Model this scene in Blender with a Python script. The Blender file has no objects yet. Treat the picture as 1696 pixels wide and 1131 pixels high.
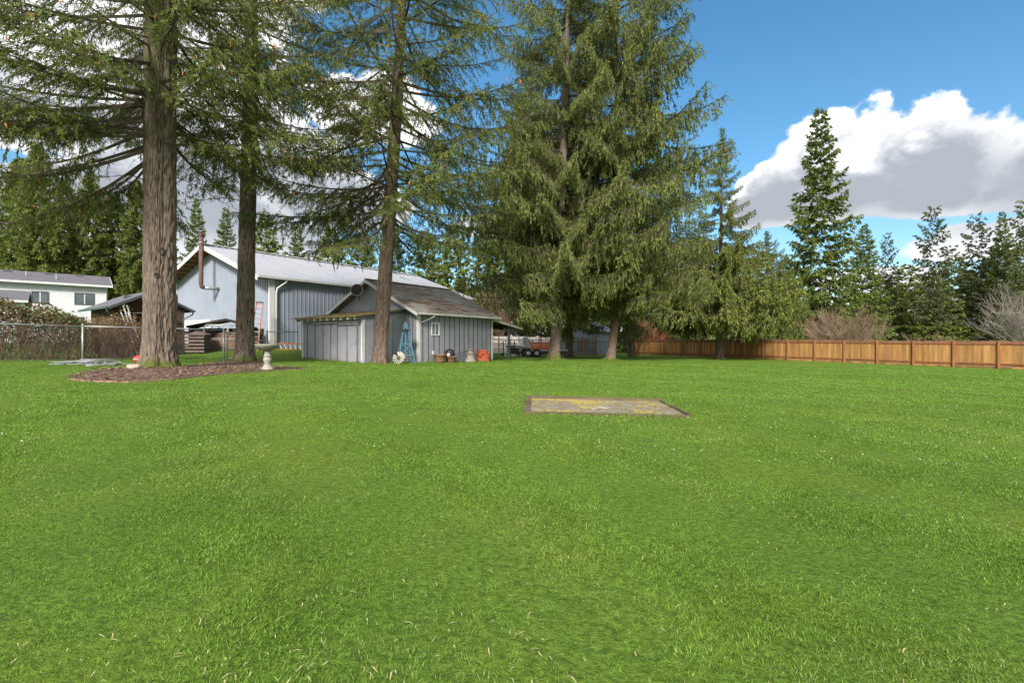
import bpy, bmesh, math, random
import numpy as np
from mathutils import Vector, Matrix, Euler

R = math.radians
scene = bpy.context.scene
COL = scene.collection
random.seed(7)
rng = np.random.default_rng(11)

# ------------------------------------------------------------------ camera, sky, sun, exposure
CAM_H = 1.1
FPX = 800.0                                   # focal length in pixels of a 1696 px wide picture
cam_d = bpy.data.cameras.new('camera')
cam_d.sensor_width = 36.0
cam_d.lens = FPX / 1696 * 36
cam_d.clip_end = 3000
cam = bpy.data.objects.new('camera', cam_d)
cam.location = (0, 0, CAM_H)
cam.rotation_euler = (R(90), 0, 0)
COL.objects.link(cam)
scene.camera = cam

SUN_DIR = Vector((-0.12, -0.84, 0.56)).normalized()      # towards the sun
SUN_EL = math.asin(SUN_DIR.z)
SUN_ROT = math.atan2(SUN_DIR.x, SUN_DIR.y)

world = bpy.data.worlds.new('World')
scene.world = world
world.use_nodes = True


def build_world():
    nt = world.node_tree
    N, L = nt.nodes, nt.links
    N.clear()
    out = N.new('ShaderNodeOutputWorld')
    bg = N.new('ShaderNodeBackground')
    bg.inputs['Strength'].default_value = 0.085
    L.new(bg.outputs[0], out.inputs[0])
    sky = N.new('ShaderNodeTexSky')
    sky.sky_type = 'NISHITA'
    sky.sun_disc = False
    sky.sun_elevation = SUN_EL
    sky.sun_rotation = SUN_ROT
    sky.altitude = 100
    sky.air_density = 1.0
    sky.dust_density = 1.8
    sky.ozone_density = 1.6
    hs = N.new('ShaderNodeHueSaturation')
    hs.inputs['Saturation'].default_value = 1.29
    hs.inputs['Value'].default_value = 1.05
    hs.inputs['Hue'].default_value = 0.489
    L.new(sky.outputs[0], hs.inputs['Color'])
    tc = N.new('ShaderNodeTexCoord')
    sep = N.new('ShaderNodeSeparateXYZ')
    L.new(tc.outputs['Generated'], sep.inputs[0])

    def M(op, a, b=None, c=None, clamp=False):
        n = N.new('ShaderNodeMath')
        n.operation = op
        n.use_clamp = clamp
        for i, v in enumerate((a, b, c)):
            if v is None:
                continue
            if isinstance(v, (int, float)):
                n.inputs[i].default_value = v
            else:
                L.new(v, n.inputs[i])
        return n.outputs[0]
    az = M('MULTIPLY', M('ARCTAN2', sep.outputs['X'], sep.outputs['Y']), 57.2958)
    el = M('MULTIPLY', M('ARCSINE', sep.outputs['Z']), 57.2958)

    def noise(scale, detail, rough=0.55, zs=1.0, off=0.0):
        mp = N.new('ShaderNodeMapping')
        mp.inputs['Scale'].default_value = (1, 1, zs)
        mp.inputs['Location'].default_value = (off, off * .7, off * .3)
        L.new(tc.outputs['Generated'], mp.inputs[0])
        n = N.new('ShaderNodeTexNoise')
        n.inputs['Scale'].default_value = scale
        n.inputs['Detail'].default_value = detail
        n.inputs['Roughness'].default_value = rough
        L.new(mp.outputs[0], n.inputs['Vector'])
        return M('SUBTRACT', n.outputs[0], 0.5)
    n1 = noise(9.0, 8, 0.55, 1.5, 3.1)
    n2 = noise(19.0, 6, 0.5, 1.3, 1.7)
    # cumulus lumps: (azimuth, elevation, half width, half height above, half height below)
    lumps = [(34.5, 14.0, 8.5, 8.0, 2.6), (41.0, 13.6, 8.0, 7.2, 2.8), (29, 13.8, 4.5, 5.0, 2.2), (47.5, 12.6, 6, 4.0, 2.8), (56, 12.0, 10, 5.6, 3.2), (26.5, 13.2, 3.0, 3.0, 1.6),
             (51, 8.2, 12, 2.6, 2.0), (37, 5.8, 6, 1.2, 1.2),
             (-31, 18.5, 13, 7, 5), (-44, 21, 12, 7, 6), (-20, 15, 9, 4, 3), (-16, 24, 8, 5, 3), (-33, 10, 9, 3, 2),
             
             (2, 13, 9, 2.5, 1.5), (12, 8, 10, 2.0, 1.5)]
    F = None
    T = None
    for (a0, e0, wa, wu, wd) in lumps:
        da = M('DIVIDE', M('SUBTRACT', az, a0), wa)
        de = M('SUBTRACT', el, e0)
        up = M('DIVIDE', M('MAXIMUM', de, 0.0), wu)
        dn = M('DIVIDE', M('MAXIMUM', M('MULTIPLY', de, -1.0), 0.0), wd)
        f = M('SUBTRACT', M('SUBTRACT', M('SUBTRACT', 1.0, M('MULTIPLY', da, da)), M('MULTIPLY', up, up)), M('MULTIPLY', dn, dn))
        t = M('SUBTRACT', up, M('MULTIPLY', dn, 0.7))
        F = f if F is None else M('MAXIMUM', F, f)
    puff = M('ADD', M('MULTIPLY', n1, 1.1), M('MULTIPLY', n2, 1.2))
    # broken cloud over the rest of the sky, extra cover out of view added for ambient fill, sparser in the open blue to the north east
    n3 = noise(2.3, 7, 0.55, 1.8, 5.3)
    openb = M('DIVIDE', M('SUBTRACT', az, 28.0), 62.0)
    gen = M('SUBTRACT', M('ADD', M('MULTIPLY', n3, 5.0), 0.55), M('MULTIPLY', M('MAXIMUM', M('SUBTRACT', 1.0, M('MULTIPLY', openb, openb)), 0.0), 2.6))
    F = M('MAXIMUM', F, M('MINIMUM', gen, 1.0))
    # thin general cloud towards the horizon
    low = M('MULTIPLY', M('SUBTRACT', 5.0, el), 0.13)
    D = M('ADD', M('MAXIMUM', F, low), puff)
    mr = N.new('ShaderNodeMapRange')
    mr.interpolation_type = 'SMOOTHSTEP'
    mr.inputs['From Min'].default_value = 0.02
    mr.inputs['From Max'].default_value = 0.22
    L.new(D, mr.inputs['Value'])
    # cloud tone: sunlit upper edges white, thick bellies grey
    belly = N.new('ShaderNodeMapRange')
    belly.interpolation_type = 'SMOOTHSTEP'
    belly.inputs['From Min'].default_value = 16.2
    belly.inputs['From Max'].default_value = 22.5
    L.new(M('ADD', el, M('ADD', M('MULTIPLY', n1, 16.0), M('MULTIPLY', n2, 9.0))), belly.inputs['Value'])
    edge = N.new('ShaderNodeMapRange')
    edge.interpolation_type = 'SMOOTHSTEP'
    edge.inputs['From Min'].default_value = 0.75
    edge.inputs['From Max'].default_value = 0.25
    L.new(D, edge.inputs['Value'])
    upper = N.new('ShaderNodeMapRange')
    upper.interpolation_type = 'SMOOTHSTEP'
    upper.inputs['From Min'].default_value = 13.0
    upper.inputs['From Max'].default_value = 17.0
    upper.inputs['To Min'].default_value = 0.30
    upper.inputs['To Max'].default_value = 0.85
    L.new(el, upper.inputs['Value'])
    tone = M('MAXIMUM', belly.outputs[0], M('MULTIPLY', edge.outputs[0], upper.outputs[0]))
    tone = M('MULTIPLY', tone, M('ADD', 0.86, M('ADD', M('MULTIPLY', n2, 1.5), M('MULTIPLY', n1, 0.9))), clamp=True)
    lowl = N.new('ShaderNodeMapRange')
    lowl.interpolation_type = 'SMOOTHSTEP'
    lowl.inputs['From Min'].default_value = 12.0
    lowl.inputs['From Max'].default_value = 7.0
    lowl.inputs['To Max'].default_value = 0.62
    L.new(el, lowl.inputs['Value'])
    tone = M('MAXIMUM', tone, lowl.outputs[0])
    cc = N.new('ShaderNodeMix')
    cc.data_type = 'RGBA'
    L.new(tone, cc.inputs['Factor'])
    cc.inputs['A'].default_value = (2.45, 2.68, 3.0, 1)
    cc.inputs['B'].default_value = (7.8, 7.85, 7.9, 1)  # cloud white raised to strengthen the ambient fill
    mx = N.new('ShaderNodeMix')
    mx.data_type = 'RGBA'
    L.new(mr.outputs[0], mx.inputs['Factor'])
    L.new(hs.outputs[0], mx.inputs['A'])
    L.new(cc.outputs['Result'], mx.inputs['B'])
    L.new(mx.outputs['Result'], bg.inputs['Color'])


build_world()

sun_d = bpy.data.lights.new('sun', 'SUN')
sun_d.energy = 2.95
sun_d.angle = R(11)
sun_d.color = (1.0, 0.95, 0.87)
sun = bpy.data.objects.new('sun', sun_d)
sun.rotation_euler = SUN_DIR.to_track_quat('Z', 'Y').to_euler()
sun.location = (-30, -40, 40)
COL.objects.link(sun)

vs = scene.view_settings
vs.view_transform = 'Standard'
vs.look = 'None'
vs.exposure = 1.2
vs.gamma = 1.0
scene.cycles.use_denoising = True
scene.cycles.use_adaptive_sampling = False
scene.cycles.max_bounces = 5
scene.cycles.diffuse_bounces = 3
scene.cycles.transparent_max_bounces = 8


# ------------------------------------------------------------------ helpers
def ss(a, b, x):
    t = np.clip((np.asarray(x, float) - a) / (b - a), 0, 1)
    return t * t * (3 - 2 * t)


def G(x, y):
    """height of the ground"""
    x = np.asarray(x, float)
    y = np.asarray(y, float)
    z = -.0175 * np.clip(x, -90, 90) - .003 * np.clip(y, -40, 120)
    z = z + .46 * ss(25.2, 31.5, y) * ss(-9.5, -13.5, x)
    z = z + .06 * ss(3.4, .8, np.hypot((x + 11.2) * .8, y - 15.4)) + .05 * ss(2.6, .5, np.hypot(x + 12, y - 21.8))
    z = z + .012 * np.sin(x * 1.3 + .7 * np.sin(y * .9)) * np.sin(y * 1.1 + 1.) + .008 * np.sin(x * 3.1 + y * 2.3)
    return z


def g(x, y):
    return float(G(x, y))


def W(px, d):
    return (px - 848) / FPX * d


def Zp(py, d):
    return CAM_H - (py - 565) / FPX * d


class MB:
    """collects shapes for one mesh"""

    def __init__(self):
        self.v, self.f, self.m = [], [], []
        self.mi = 0

    def add(self, vs_, fs_):
        o = len(self.v)
        self.v += [tuple(p) for p in vs_]
        self.f += [tuple(i + o for i in f) for f in fs_]
        self.m += [self.mi] * len(fs_)

    def box(self, c, s, rot=None):
        x, y, z = s[0] / 2, s[1] / 2, s[2] / 2
        p = [Vector(q) for q in ((-x, -y, -z), (x, -y, -z), (x, y, -z), (-x, y, -z), (-x, -y, z), (x, -y, z), (x, y, z), (-x, y, z))]
        if rot is not None:
            m = Euler(rot).to_matrix()
            p = [m @ q for q in p]
        c = Vector(c)
        self.add([q + c for q in p], [(3, 2, 1, 0), (4, 5, 6, 7), (0, 1, 5, 4), (1, 2, 6, 5), (2, 3, 7, 6), (3, 0, 4, 7)])
        return self

    def bx(self, x0, x1, y0, y1, z0, z1):
        return self.box(((x0 + x1) / 2, (y0 + y1) / 2, (z0 + z1) / 2), (x1 - x0, y1 - y0, z1 - z0))

    def bar(self, a, b, w, h, up=(0, 0, 1)):
        a, b = Vector(a), Vector(b)
        d = (b - a).normalized()
        up = Vector(up)
        if abs(d.dot(up)) > .98:
            up = Vector((1, 0, 0))
        s = d.cross(up).normalized() * (w / 2)
        t = s.cross(d).normalized() * (h / 2)
        self.add([a - s - t, a + s - t, a + s + t, a - s + t, b - s - t, b + s - t, b + s + t, b - s + t],
                 [(0, 1, 2, 3), (7, 6, 5, 4), (0, 4, 5, 1), (1, 5, 6, 2), (2, 6, 7, 3), (3, 7, 4, 0)])
        return self

    def tube(self, pts, rad, n=8, caps=True):
        pts = [Vector(p) for p in pts]
        if not hasattr(rad, '__len__'):
            rad = [rad] * len(pts)
        rings = []
        ref = None
        for i, p in enumerate(pts):
            a = pts[max(i - 1, 0)]
            b = pts[min(i + 1, len(pts) - 1)]
            d = (b - a).normalized()
            if ref is None:
                ref = Vector((0, 0, 1)) if abs(d.z) < .9 else Vector((1, 0, 0))
            s = d.cross(ref).normalized()
            t = s.cross(d).normalized()
            ref = t
            rings.append([p + (s * math.cos(2 * math.pi * k / n) + t * math.sin(2 * math.pi * k / n)) * rad[i] for k in range(n)])
        vs_ = [q for r in rings for q in r]
        fs_ = []
        for i in range(len(pts) - 1):
            for k in range(n):
                k2 = (k + 1) % n
                fs_.append((i * n + k, i * n + k2, (i + 1) * n + k2, (i + 1) * n + k))
        if caps:
            fs_.append(tuple(range(n - 1, -1, -1)))
            fs_.append(tuple((len(pts) - 1) * n + k for k in range(n)))
        self.add(vs_, fs_)
        return self

    def lathe(self, prof, c=(0, 0, 0), n=28, tilt=None, wob=0, caps=True):
        vs_ = []
        m = Euler(tilt).to_matrix() if tilt else Matrix.Identity(3)
        for (r, z) in prof:
            for k in range(n):
                a = 2 * math.pi * k / n
                rr = r * (1 + wob * math.sin(3 * a + z * 9))
                vs_.append(m @ Vector((rr * math.cos(a), rr * math.sin(a), z)) + Vector(c))
        fs_ = []
        for i in range(len(prof) - 1):
            for k in range(n):
                k2 = (k + 1) % n
                fs_.append((i * n + k, i * n + k2, (i + 1) * n + k2, (i + 1) * n + k))
        if caps:
            fs_.append(tuple(range(n - 1, -1, -1)))
            fs_.append(tuple((len(prof) - 1) * n + k for k in range(n)))
        self.add(vs_, fs_)
        return self

    def prism(self, poly, d0, d1, axis='x'):
        """polygon in the two other axes extruded along axis"""
        def pt(a, b, d):
            return {'x': (d, a, b), 'y': (a, d, b), 'z': (a, b, d)}[axis]
        n = len(poly)
        self.add([pt(a, b, d0) for a, b in poly] + [pt(a, b, d1) for a, b in poly],
                 [tuple(range(n)), tuple(range(2 * n - 1, n - 1, -1))] + [(i, i + n, (i + 1) % n + n, (i + 1) % n) for i in range(n)])
        return self

    def mesh(self, name, mats, smooth=False):
        me = bpy.data.meshes.new(name)
        me.from_pydata(self.v, [], self.f)
        for m in (mats if isinstance(mats, (list, tuple)) else [mats]):
            me.materials.append(m)
        if max(self.m, default=0) > 0:
            me.polygons.foreach_set('material_index', self.m)
        bm = bmesh.new()
        bm.from_mesh(me)
        bmesh.ops.recalc_face_normals(bm, faces=bm.faces)
        bm.to_mesh(me)
        bm.free()
        if smooth:
            me.shade_smooth()
        return me

    def build(self, name, mats, parent=None, smooth=False, loc=None, rot=None):
        return link(name, self.mesh(name, mats, smooth), parent, loc, rot)


def link(name, me, parent=None, loc=None, rot=None):
    o = bpy.data.objects.new(name, me)
    COL.objects.link(o)
    if parent is not None:
        o.parent = parent
    if loc is not None:
        o.location = loc
    if rot is not None:
        o.rotation_euler = rot
    return o


def tag(o, label, cat, group=None):
    o['label'] = label
    o['category'] = cat
    if group:
        o['group'] = group
    return o


def thing(name, label, cat, loc=(0, 0, 0), rz=0.0, group=None):
    o = bpy.data.objects.new(name, None)
    COL.objects.link(o)
    o.empty_display_size = .2
    o.location = loc
    o.rotation_euler = (0, 0, rz)
    return tag(o, label, cat, group)


def bulk(name, V, F, mats, cols=None, smooth=False, mi=None):
    """large mesh from numpy arrays: V (n,3), F (m,k) with one face size; cols (n,4) point colours"""
    me = bpy.data.meshes.new(name)
    n, m, k = len(V), len(F), F.shape[1]
    me.vertices.add(n)
    me.vertices.foreach_set('co', np.asarray(V, np.float32).ravel())
    me.loops.add(m * k)
    me.loops.foreach_set('vertex_index', np.asarray(F, np.int32).ravel())
    me.polygons.add(m)
    me.polygons.foreach_set('loop_start', np.arange(0, m * k, k, dtype=np.int32))
    for mt in (mats if isinstance(mats, (list, tuple)) else [mats]):
        me.materials.append(mt)
    if mi is not None:
        me.polygons.foreach_set('material_index', np.asarray(mi, np.int32))
    me.update(calc_edges=True)
    if cols is not None:
        a = me.attributes.new('tint', 'FLOAT_COLOR', 'POINT')
        a.data.foreach_set('color', np.asarray(cols, np.float32).ravel())
    if smooth:
        me.shade_smooth()
    else:
        me.polygons.foreach_set('use_smooth', np.zeros(m, bool))
    me.validate()
    return me


def vnoise(x, y, seed=0):
    """smooth 2-D value noise, 0..1"""
    x = np.asarray(x, float)
    y = np.asarray(y, float)
    xi = np.floor(x).astype(np.int64)
    yi = np.floor(y).astype(np.int64)
    fx, fy = x - xi, y - yi
    fx = fx * fx * (3 - 2 * fx)
    fy = fy * fy * (3 - 2 * fy)

    def h(a, b):
        n = (a * 374761393 + b * 668265263 + seed * 974711) & 0x7fffffff
        n = ((n ^ (n >> 13)) * 1274126177) & 0x7fffffff
        return ((n ^ (n >> 16)) & 0xffff) / 65535.0
    return (h(xi, yi) * (1 - fx) + h(xi + 1, yi) * fx) * (1 - fy) + (h(xi, yi + 1) * (1 - fx) + h(xi + 1, yi + 1) * fx) * fy


# ------------------------------------------------------------------ materials
def newmat(name):
    m = bpy.data.materials.new(name)
    m.use_nodes = True
    nt = m.node_tree
    return m, nt, nt.nodes, nt.links, nt.nodes['Principled BSDF']


def ramp(N, stops):
    r = N.new('ShaderNodeValToRGB')
    e = r.color_ramp.elements
    while len(e) < len(stops):
        e.new(.5)
    for k, (p, c) in enumerate(stops):
        e[k].position = p
        e[k].color = (*c, 1)
    return r


def mat(name, stops, scale=4.0, detail=5, rough=.75, bump=.0, bscale=None, stretch=(1, 1, 1), coord='Object', metal=0.0, rnd=0.0, spec=.3, dist=0.02, voro=False):
    """noise-driven colour between the stops, some relief, some difference between objects"""
    m, nt, N, L, P = newmat(name)
    tc = N.new('ShaderNodeTexCoord')
    mp = N.new('ShaderNodeMapping')
    mp.inputs['Scale'].default_value = stretch
    L.new(tc.outputs[coord], mp.inputs[0])
    oi = N.new('ShaderNodeObjectInfo')
    addv = N.new('ShaderNodeVectorMath')
    addv.operation = 'ADD'
    sc = N.new('ShaderNodeMath')
    sc.operation = 'MULTIPLY'
    sc.inputs[1].default_value = 37.0
    L.new(oi.outputs['Random'], sc.inputs[0])
    L.new(mp.outputs[0], addv.inputs[0])
    L.new(sc.outputs[0], addv.inputs[1])
    nz = N.new('ShaderNodeTexNoise')
    nz.inputs['Scale'].default_value = scale
    nz.inputs['Detail'].default_value = detail
    nz.inputs['Roughness'].default_value = .6
    L.new(addv.outputs[0], nz.inputs['Vector'])
    if len(stops) == 1:
        stops = [(.3, tuple(c * .85 for c in stops[0])), (.7, tuple(min(c * 1.12, 1) for c in stops[0]))]
    elif not isinstance(stops[0][1], (tuple, list)):
        k = len(stops)
        stops = [(.28 + .44 * i / (k - 1), c) for i, c in enumerate(stops)]
    rp = ramp(N, stops)
    L.new(nz.outputs[0], rp.inputs[0])
    colr = rp.outputs[0]
    if rnd:
        hv = N.new('ShaderNodeHueSaturation')
        mr = N.new('ShaderNodeMapRange')
        mr.inputs['To Min'].default_value = 1 - rnd
        mr.inputs['To Max'].default_value = 1 + rnd
        L.new(oi.outputs['Random'], mr.inputs['Value'])
        L.new(mr.outputs[0], hv.inputs['Value'])
        L.new(colr, hv.inputs['Color'])
        colr = hv.outputs[0]
    L.new(colr, P.inputs['Base Color'])
    P.inputs['Roughness'].default_value = rough
    P.inputs['Metallic'].default_value = metal
    P.inputs['Specular IOR Level'].default_value = spec
    if bump:
        nb = N.new('ShaderNodeTexNoise')
        nb.inputs['Scale'].default_value = bscale or scale * 3
        nb.inputs['Detail'].default_value = 4
        L.new(addv.outputs[0], nb.inputs['Vector'])
        bp = N.new('ShaderNodeBump')
        bp.inputs['Strength'].default_value = bump
        bp.inputs['Distance'].default_value = dist
        L.new(nb.outputs[0], bp.inputs['Height'])
        L.new(bp.outputs[0], P.inputs['Normal'])
    return m


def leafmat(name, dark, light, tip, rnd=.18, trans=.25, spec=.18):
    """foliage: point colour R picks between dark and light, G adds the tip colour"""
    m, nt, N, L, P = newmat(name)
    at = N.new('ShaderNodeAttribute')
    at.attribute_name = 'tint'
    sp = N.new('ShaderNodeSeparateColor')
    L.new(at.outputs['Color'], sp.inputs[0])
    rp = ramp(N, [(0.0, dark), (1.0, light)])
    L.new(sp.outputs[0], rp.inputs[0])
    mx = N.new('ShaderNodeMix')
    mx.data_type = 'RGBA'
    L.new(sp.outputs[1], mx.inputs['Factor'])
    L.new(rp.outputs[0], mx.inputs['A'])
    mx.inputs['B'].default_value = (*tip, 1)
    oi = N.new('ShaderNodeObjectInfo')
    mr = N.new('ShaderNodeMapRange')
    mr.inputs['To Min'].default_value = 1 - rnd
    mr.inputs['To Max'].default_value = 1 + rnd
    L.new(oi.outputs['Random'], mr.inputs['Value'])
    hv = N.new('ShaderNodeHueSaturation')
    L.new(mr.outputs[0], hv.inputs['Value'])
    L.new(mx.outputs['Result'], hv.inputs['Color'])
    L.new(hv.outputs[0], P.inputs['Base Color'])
    P.inputs['Roughness'].default_value = .6
    P.inputs['Specular IOR Level'].default_value = spec
    tr = N.new('ShaderNodeBsdfTranslucent')
    L.new(hv.outputs[0], tr.inputs['Color'])
    ms = N.new('ShaderNodeMixShader')
    ms.inputs[0].default_value = trans
    L.new(P.outputs[0], ms.inputs[1])
    L.new(tr.outputs[0], ms.inputs[2])
    L.new(ms.outputs[0], N['Material Output'].inputs['Surface'])
    return m


def barkmat(name, ridge, furrow, moss=None, lichen=None):
    m, nt, N, L, P = newmat(name)
    tc = N.new('ShaderNodeTexCoord')
    at = N.new('ShaderNodeAttribute')
    at.attribute_name = 'tint'
    sp = N.new('ShaderNodeSeparateColor')
    L.new(at.outputs['Color'], sp.inputs[0])
    nz = N.new('ShaderNodeTexNoise')
    nz.inputs['Scale'].default_value = 14
    nz.inputs['Detail'].default_value = 6
    mp = N.new('ShaderNodeMapping')
    mp.inputs['Scale'].default_value = (1, 1, .35)
    L.new(tc.outputs['Object'], mp.inputs[0])
    L.new(mp.outputs[0], nz.inputs['Vector'])
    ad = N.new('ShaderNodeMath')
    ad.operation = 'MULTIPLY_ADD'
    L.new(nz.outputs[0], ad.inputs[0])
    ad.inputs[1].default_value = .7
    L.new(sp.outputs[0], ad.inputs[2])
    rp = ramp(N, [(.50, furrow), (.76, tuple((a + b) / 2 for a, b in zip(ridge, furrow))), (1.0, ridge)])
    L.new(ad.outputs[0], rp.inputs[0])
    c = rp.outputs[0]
    n2 = N.new('ShaderNodeTexNoise')
    n2.inputs['Scale'].default_value = 1.6
    n2.inputs['Detail'].default_value = 5
    L.new(tc.outputs['Object'], n2.inputs['Vector'])
    for (colr, chan, lo, hi) in ((moss, 1, .85, 1.25), (lichen, 2, .95, 1.2)):
        if colr is None:
            continue
        a2 = N.new('ShaderNodeMath')
        a2.operation = 'ADD'
        L.new(n2.outputs[0], a2.inputs[0])
        L.new(sp.outputs[chan], a2.inputs[1])
        mr = N.new('ShaderNodeMapRange')
        mr.inputs['From Min'].default_value = lo
        mr.inputs['From Max'].default_value = hi
        L.new(a2.outputs[0], mr.inputs['Value'])
        mx = N.new('ShaderNodeMix')
        mx.data_type = 'RGBA'
        L.new(mr.outputs[0], mx.inputs['Factor'])
        L.new(c, mx.inputs['A'])
        mx.inputs['B'].default_value = (*colr, 1)
        c = mx.outputs['Result']
    L.new(c, P.inputs['Base Color'])
    P.inputs['Roughness'].default_value = .9
    P.inputs['Specular IOR Level'].default_value = .15
    bp = N.new('ShaderNodeBump')
    bp.inputs['Strength'].default_value = .6
    bp.inputs['Distance'].default_value = .02
    n3 = N.new('ShaderNodeTexNoise')
    n3.inputs['Scale'].default_value = 45
    n3.inputs['Detail'].default_value = 4
    L.new(mp.outputs[0], n3.inputs['Vector'])
    L.new(n3.outputs[0], bp.inputs['Height'])
    L.new(bp.outputs[0], P.inputs['Normal'])
    return m


def lawnmat():
    m, nt, N, L, P = newmat('lawn')
    tc = N.new('ShaderNodeTexCoord')

    def nz(s, d, r=.6):
        n = N.new('ShaderNodeTexNoise')
        n.inputs['Scale'].default_value = s
        n.inputs['Detail'].default_value = d
        n.inputs['Roughness'].default_value = r
        L.new(tc.outputs['Object'], n.inputs['Vector'])
        return n.outputs[0]
    fine = ramp(N, [(.30, (.042, .082, .012)), (.5, (.112, .190, .024)), (.7, (.200, .310, .045))])
    L.new(nz(26, 8, .75), fine.inputs[0])
    patch = ramp(N, [(.35, (.82, .92, .85)), (.5, (1, 1, 1)), (.66, (1.25, 1.06, .9))])
    L.new(nz(.55, 5), patch.inputs[0])
    mul = N.new('ShaderNodeMix')
    mul.data_type = 'RGBA'
    mul.blend_type = 'MULTIPLY'
    mul.inputs['Factor'].default_value = 1
    L.new(fine.outputs[0], mul.inputs['A'])
    L.new(patch.outputs[0], mul.inputs['B'])
    L.new(mul.outputs['Result'], P.inputs['Base Color'])
    P.inputs['Roughness'].default_value = .85
    P.inputs['Specular IOR Level'].default_value = .1
    bp = N.new('ShaderNodeBump')
    bp.inputs['Strength'].default_value = .9
    bp.inputs['Distance'].default_value = .05
    L.new(nz(38, 5, .7), bp.inputs['Height'])
    L.new(bp.outputs[0], P.inputs['Normal'])
    return m


def soilmat():
    return mat('mulch', [(.30, (.040, .024, .018)), (.44, (.12, .070, .050)), (.56, (.20, .125, .092)), (.70, (.36, .28, .22))], scale=13, detail=8, rough=.95, bump=1.0, bscale=30, dist=.05)


M = {}
M['lawn'] = lawnmat()
M['mulch'] = soilmat()
M['grass'] = leafmat('grass', (.040, .084, .009), (.228, .385, .058), (.46, .44, .20), rnd=0, trans=.35, spec=.04)
M['straw'] = mat('straw', [(.36, .29, .15), (.52, .44, .26)], scale=3, rough=.8)
M['daisy'] = mat('daisy', [(.42, .43, .30), (.62, .62, .52)], scale=8, rough=.7)
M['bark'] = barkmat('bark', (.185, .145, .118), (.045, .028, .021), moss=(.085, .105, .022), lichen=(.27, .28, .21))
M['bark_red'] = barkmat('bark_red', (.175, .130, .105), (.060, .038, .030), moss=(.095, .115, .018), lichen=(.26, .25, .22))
M['bark_far'] = mat('bark_far', [(.07, .05, .042), (.18, .145, .125)], scale=6, stretch=(1, 1, .2), rough=.95, bump=.5)
M['twig'] = mat('twig', [(.055, .04, .03), (.15, .12, .09)], scale=5, rough=.9)
M['twig_pale'] = mat('twig_pale', [(.12, .10, .075), (.30, .27, .21)], scale=2, rough=.9)
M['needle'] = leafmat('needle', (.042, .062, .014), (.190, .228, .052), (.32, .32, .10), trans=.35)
M['needle_olive'] = leafmat('needle_olive', (.044, .066, .015), (.200, .250, .056), (.32, .28, .08), trans=.34)
M['cedar'] = leafmat('cedar', (.044, .066, .013), (.205, .255, .048), (.30, .24, .07), trans=.32)
M['needle_deep'] = leafmat('needle_deep', (.034, .058, .013), (.165, .215, .044), (.24, .26, .07), trans=.3)
M['needle_grey'] = leafmat('needle_grey', (.032, .046, .020), (.150, .175, .080), (.20, .21, .10), trans=.3)
M['cone'] = mat('cone', [(.36, .11, .035), (.50, .19, .06)], scale=12, rough=.8)
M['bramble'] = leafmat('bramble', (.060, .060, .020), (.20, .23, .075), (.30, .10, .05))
M['yellowleaf'] = leafmat('yellowleaf', (.09, .08, .02), (.30, .27, .07), (.32, .19, .12))
M['cane'] = mat('cane', [(.075, .036, .026), (.22, .125, .085)], scale=3, rough=.85)
M['shed_grey'] = mat('shed_grey', [(.215, .222, .250), (.285, .292, .322)], scale=1.6, detail=6, rough=.7, bump=.12, bscale=40, rnd=.06)
M['shed_dark'] = mat('shed_dark', [(.06, .062, .07), (.09, .092, .10)], scale=3, rough=.75)
M['trim_white'] = mat('trim_white', [(.50, .50, .50), (.62, .62, .62)], scale=3, rough=.6)
M['trim_aged'] = mat('trim_aged', [(.40, .39, .36), (.58, .57, .54)], scale=4, rough=.75)
M['shingle'] = mat('shingle', [(.26, (.15, .12, .095)), (.42, (.26, .24, .215)), (.50, (.33, .31, .285)), (.56, (.24, .15, .085)), (.68, (.19, .105, .055)), (.8, (.17, .15, .06))], scale=.9, detail=8, rough=.95, bump=.6, bscale=40, rnd=.10)
M['moss_roof'] = mat('moss_roof', [(.25, (.13, .075, .045)), (.45, (.24, .14, .07)), (.56, (.23, .21, .05)), (.66, (.34, .28, .20)), (.8, (.22, .13, .08))], scale=3.2, detail=8, rough=.95, bump=.8, bscale=30, coord='Object')
M['barn_wall'] = mat('barn_wall', [(.238, .270, .330), (.288, .320, .384)], scale=.8, detail=3, rough=.45, spec=.4)
M['barn_roof'] = mat('barn_roof', [(.29, .295, .32), (.37, .375, .40)], scale=.9, detail=6, rough=.42, spec=.5, stretch=(1, .25, 1))
M['barn_base'] = mat('barn_base', [(.30, .30, .36), (.36, .36, .42)], scale=1.5, rough=.8)
M['rafter'] = mat('rafter', [(.16, .075, .045), (.28, .15, .09)], scale=4, rough=.85)
M['rust_pipe'] = mat('rust_pipe', [(.075, .040, .035), (.15, .08, .065)], scale=6, rough=.7)
M['galv'] = mat('galv', [(.28, .29, .29), (.42, .43, .43)], scale=5, rough=.45, metal=.4)
M['galv_dark'] = mat('galv_dark', [(.10, .11, .105), (.20, .21, .20)], scale=5, rough=.6, metal=.2)
M['house_white'] = mat('house_white', [(.58, .59, .61), (.66, .67, .69)], scale=1, rough=.65)
M['roof_dark'] = mat('roof_dark', [(.095, .088, .10), (.15, .14, .155)], scale=3, detail=8, rough=.95, bump=.4)
M['glass'] = mat('glass', [(.06, .075, .085), (.14, .16, .17)], scale=.7, rough=.12, spec=.6)
M['hut_brown'] = mat('hut_brown', [(.055, .032, .025), (.115, .068, .052)], scale=5, rough=.9, stretch=(1, 1, .3))
M['hut_dark'] = mat('hut_dark', [(.022, .016, .014), (.05, .036, .03)], scale=5, rough=.95)
M['green_trim'] = mat('green_trim', [(.030, .075, .060), (.05, .11, .09)], scale=4, rough=.6)
M['slate_trim'] = mat('slate_trim', [(.045, .055, .060), (.09, .10, .105)], scale=4, rough=.6)
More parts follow.
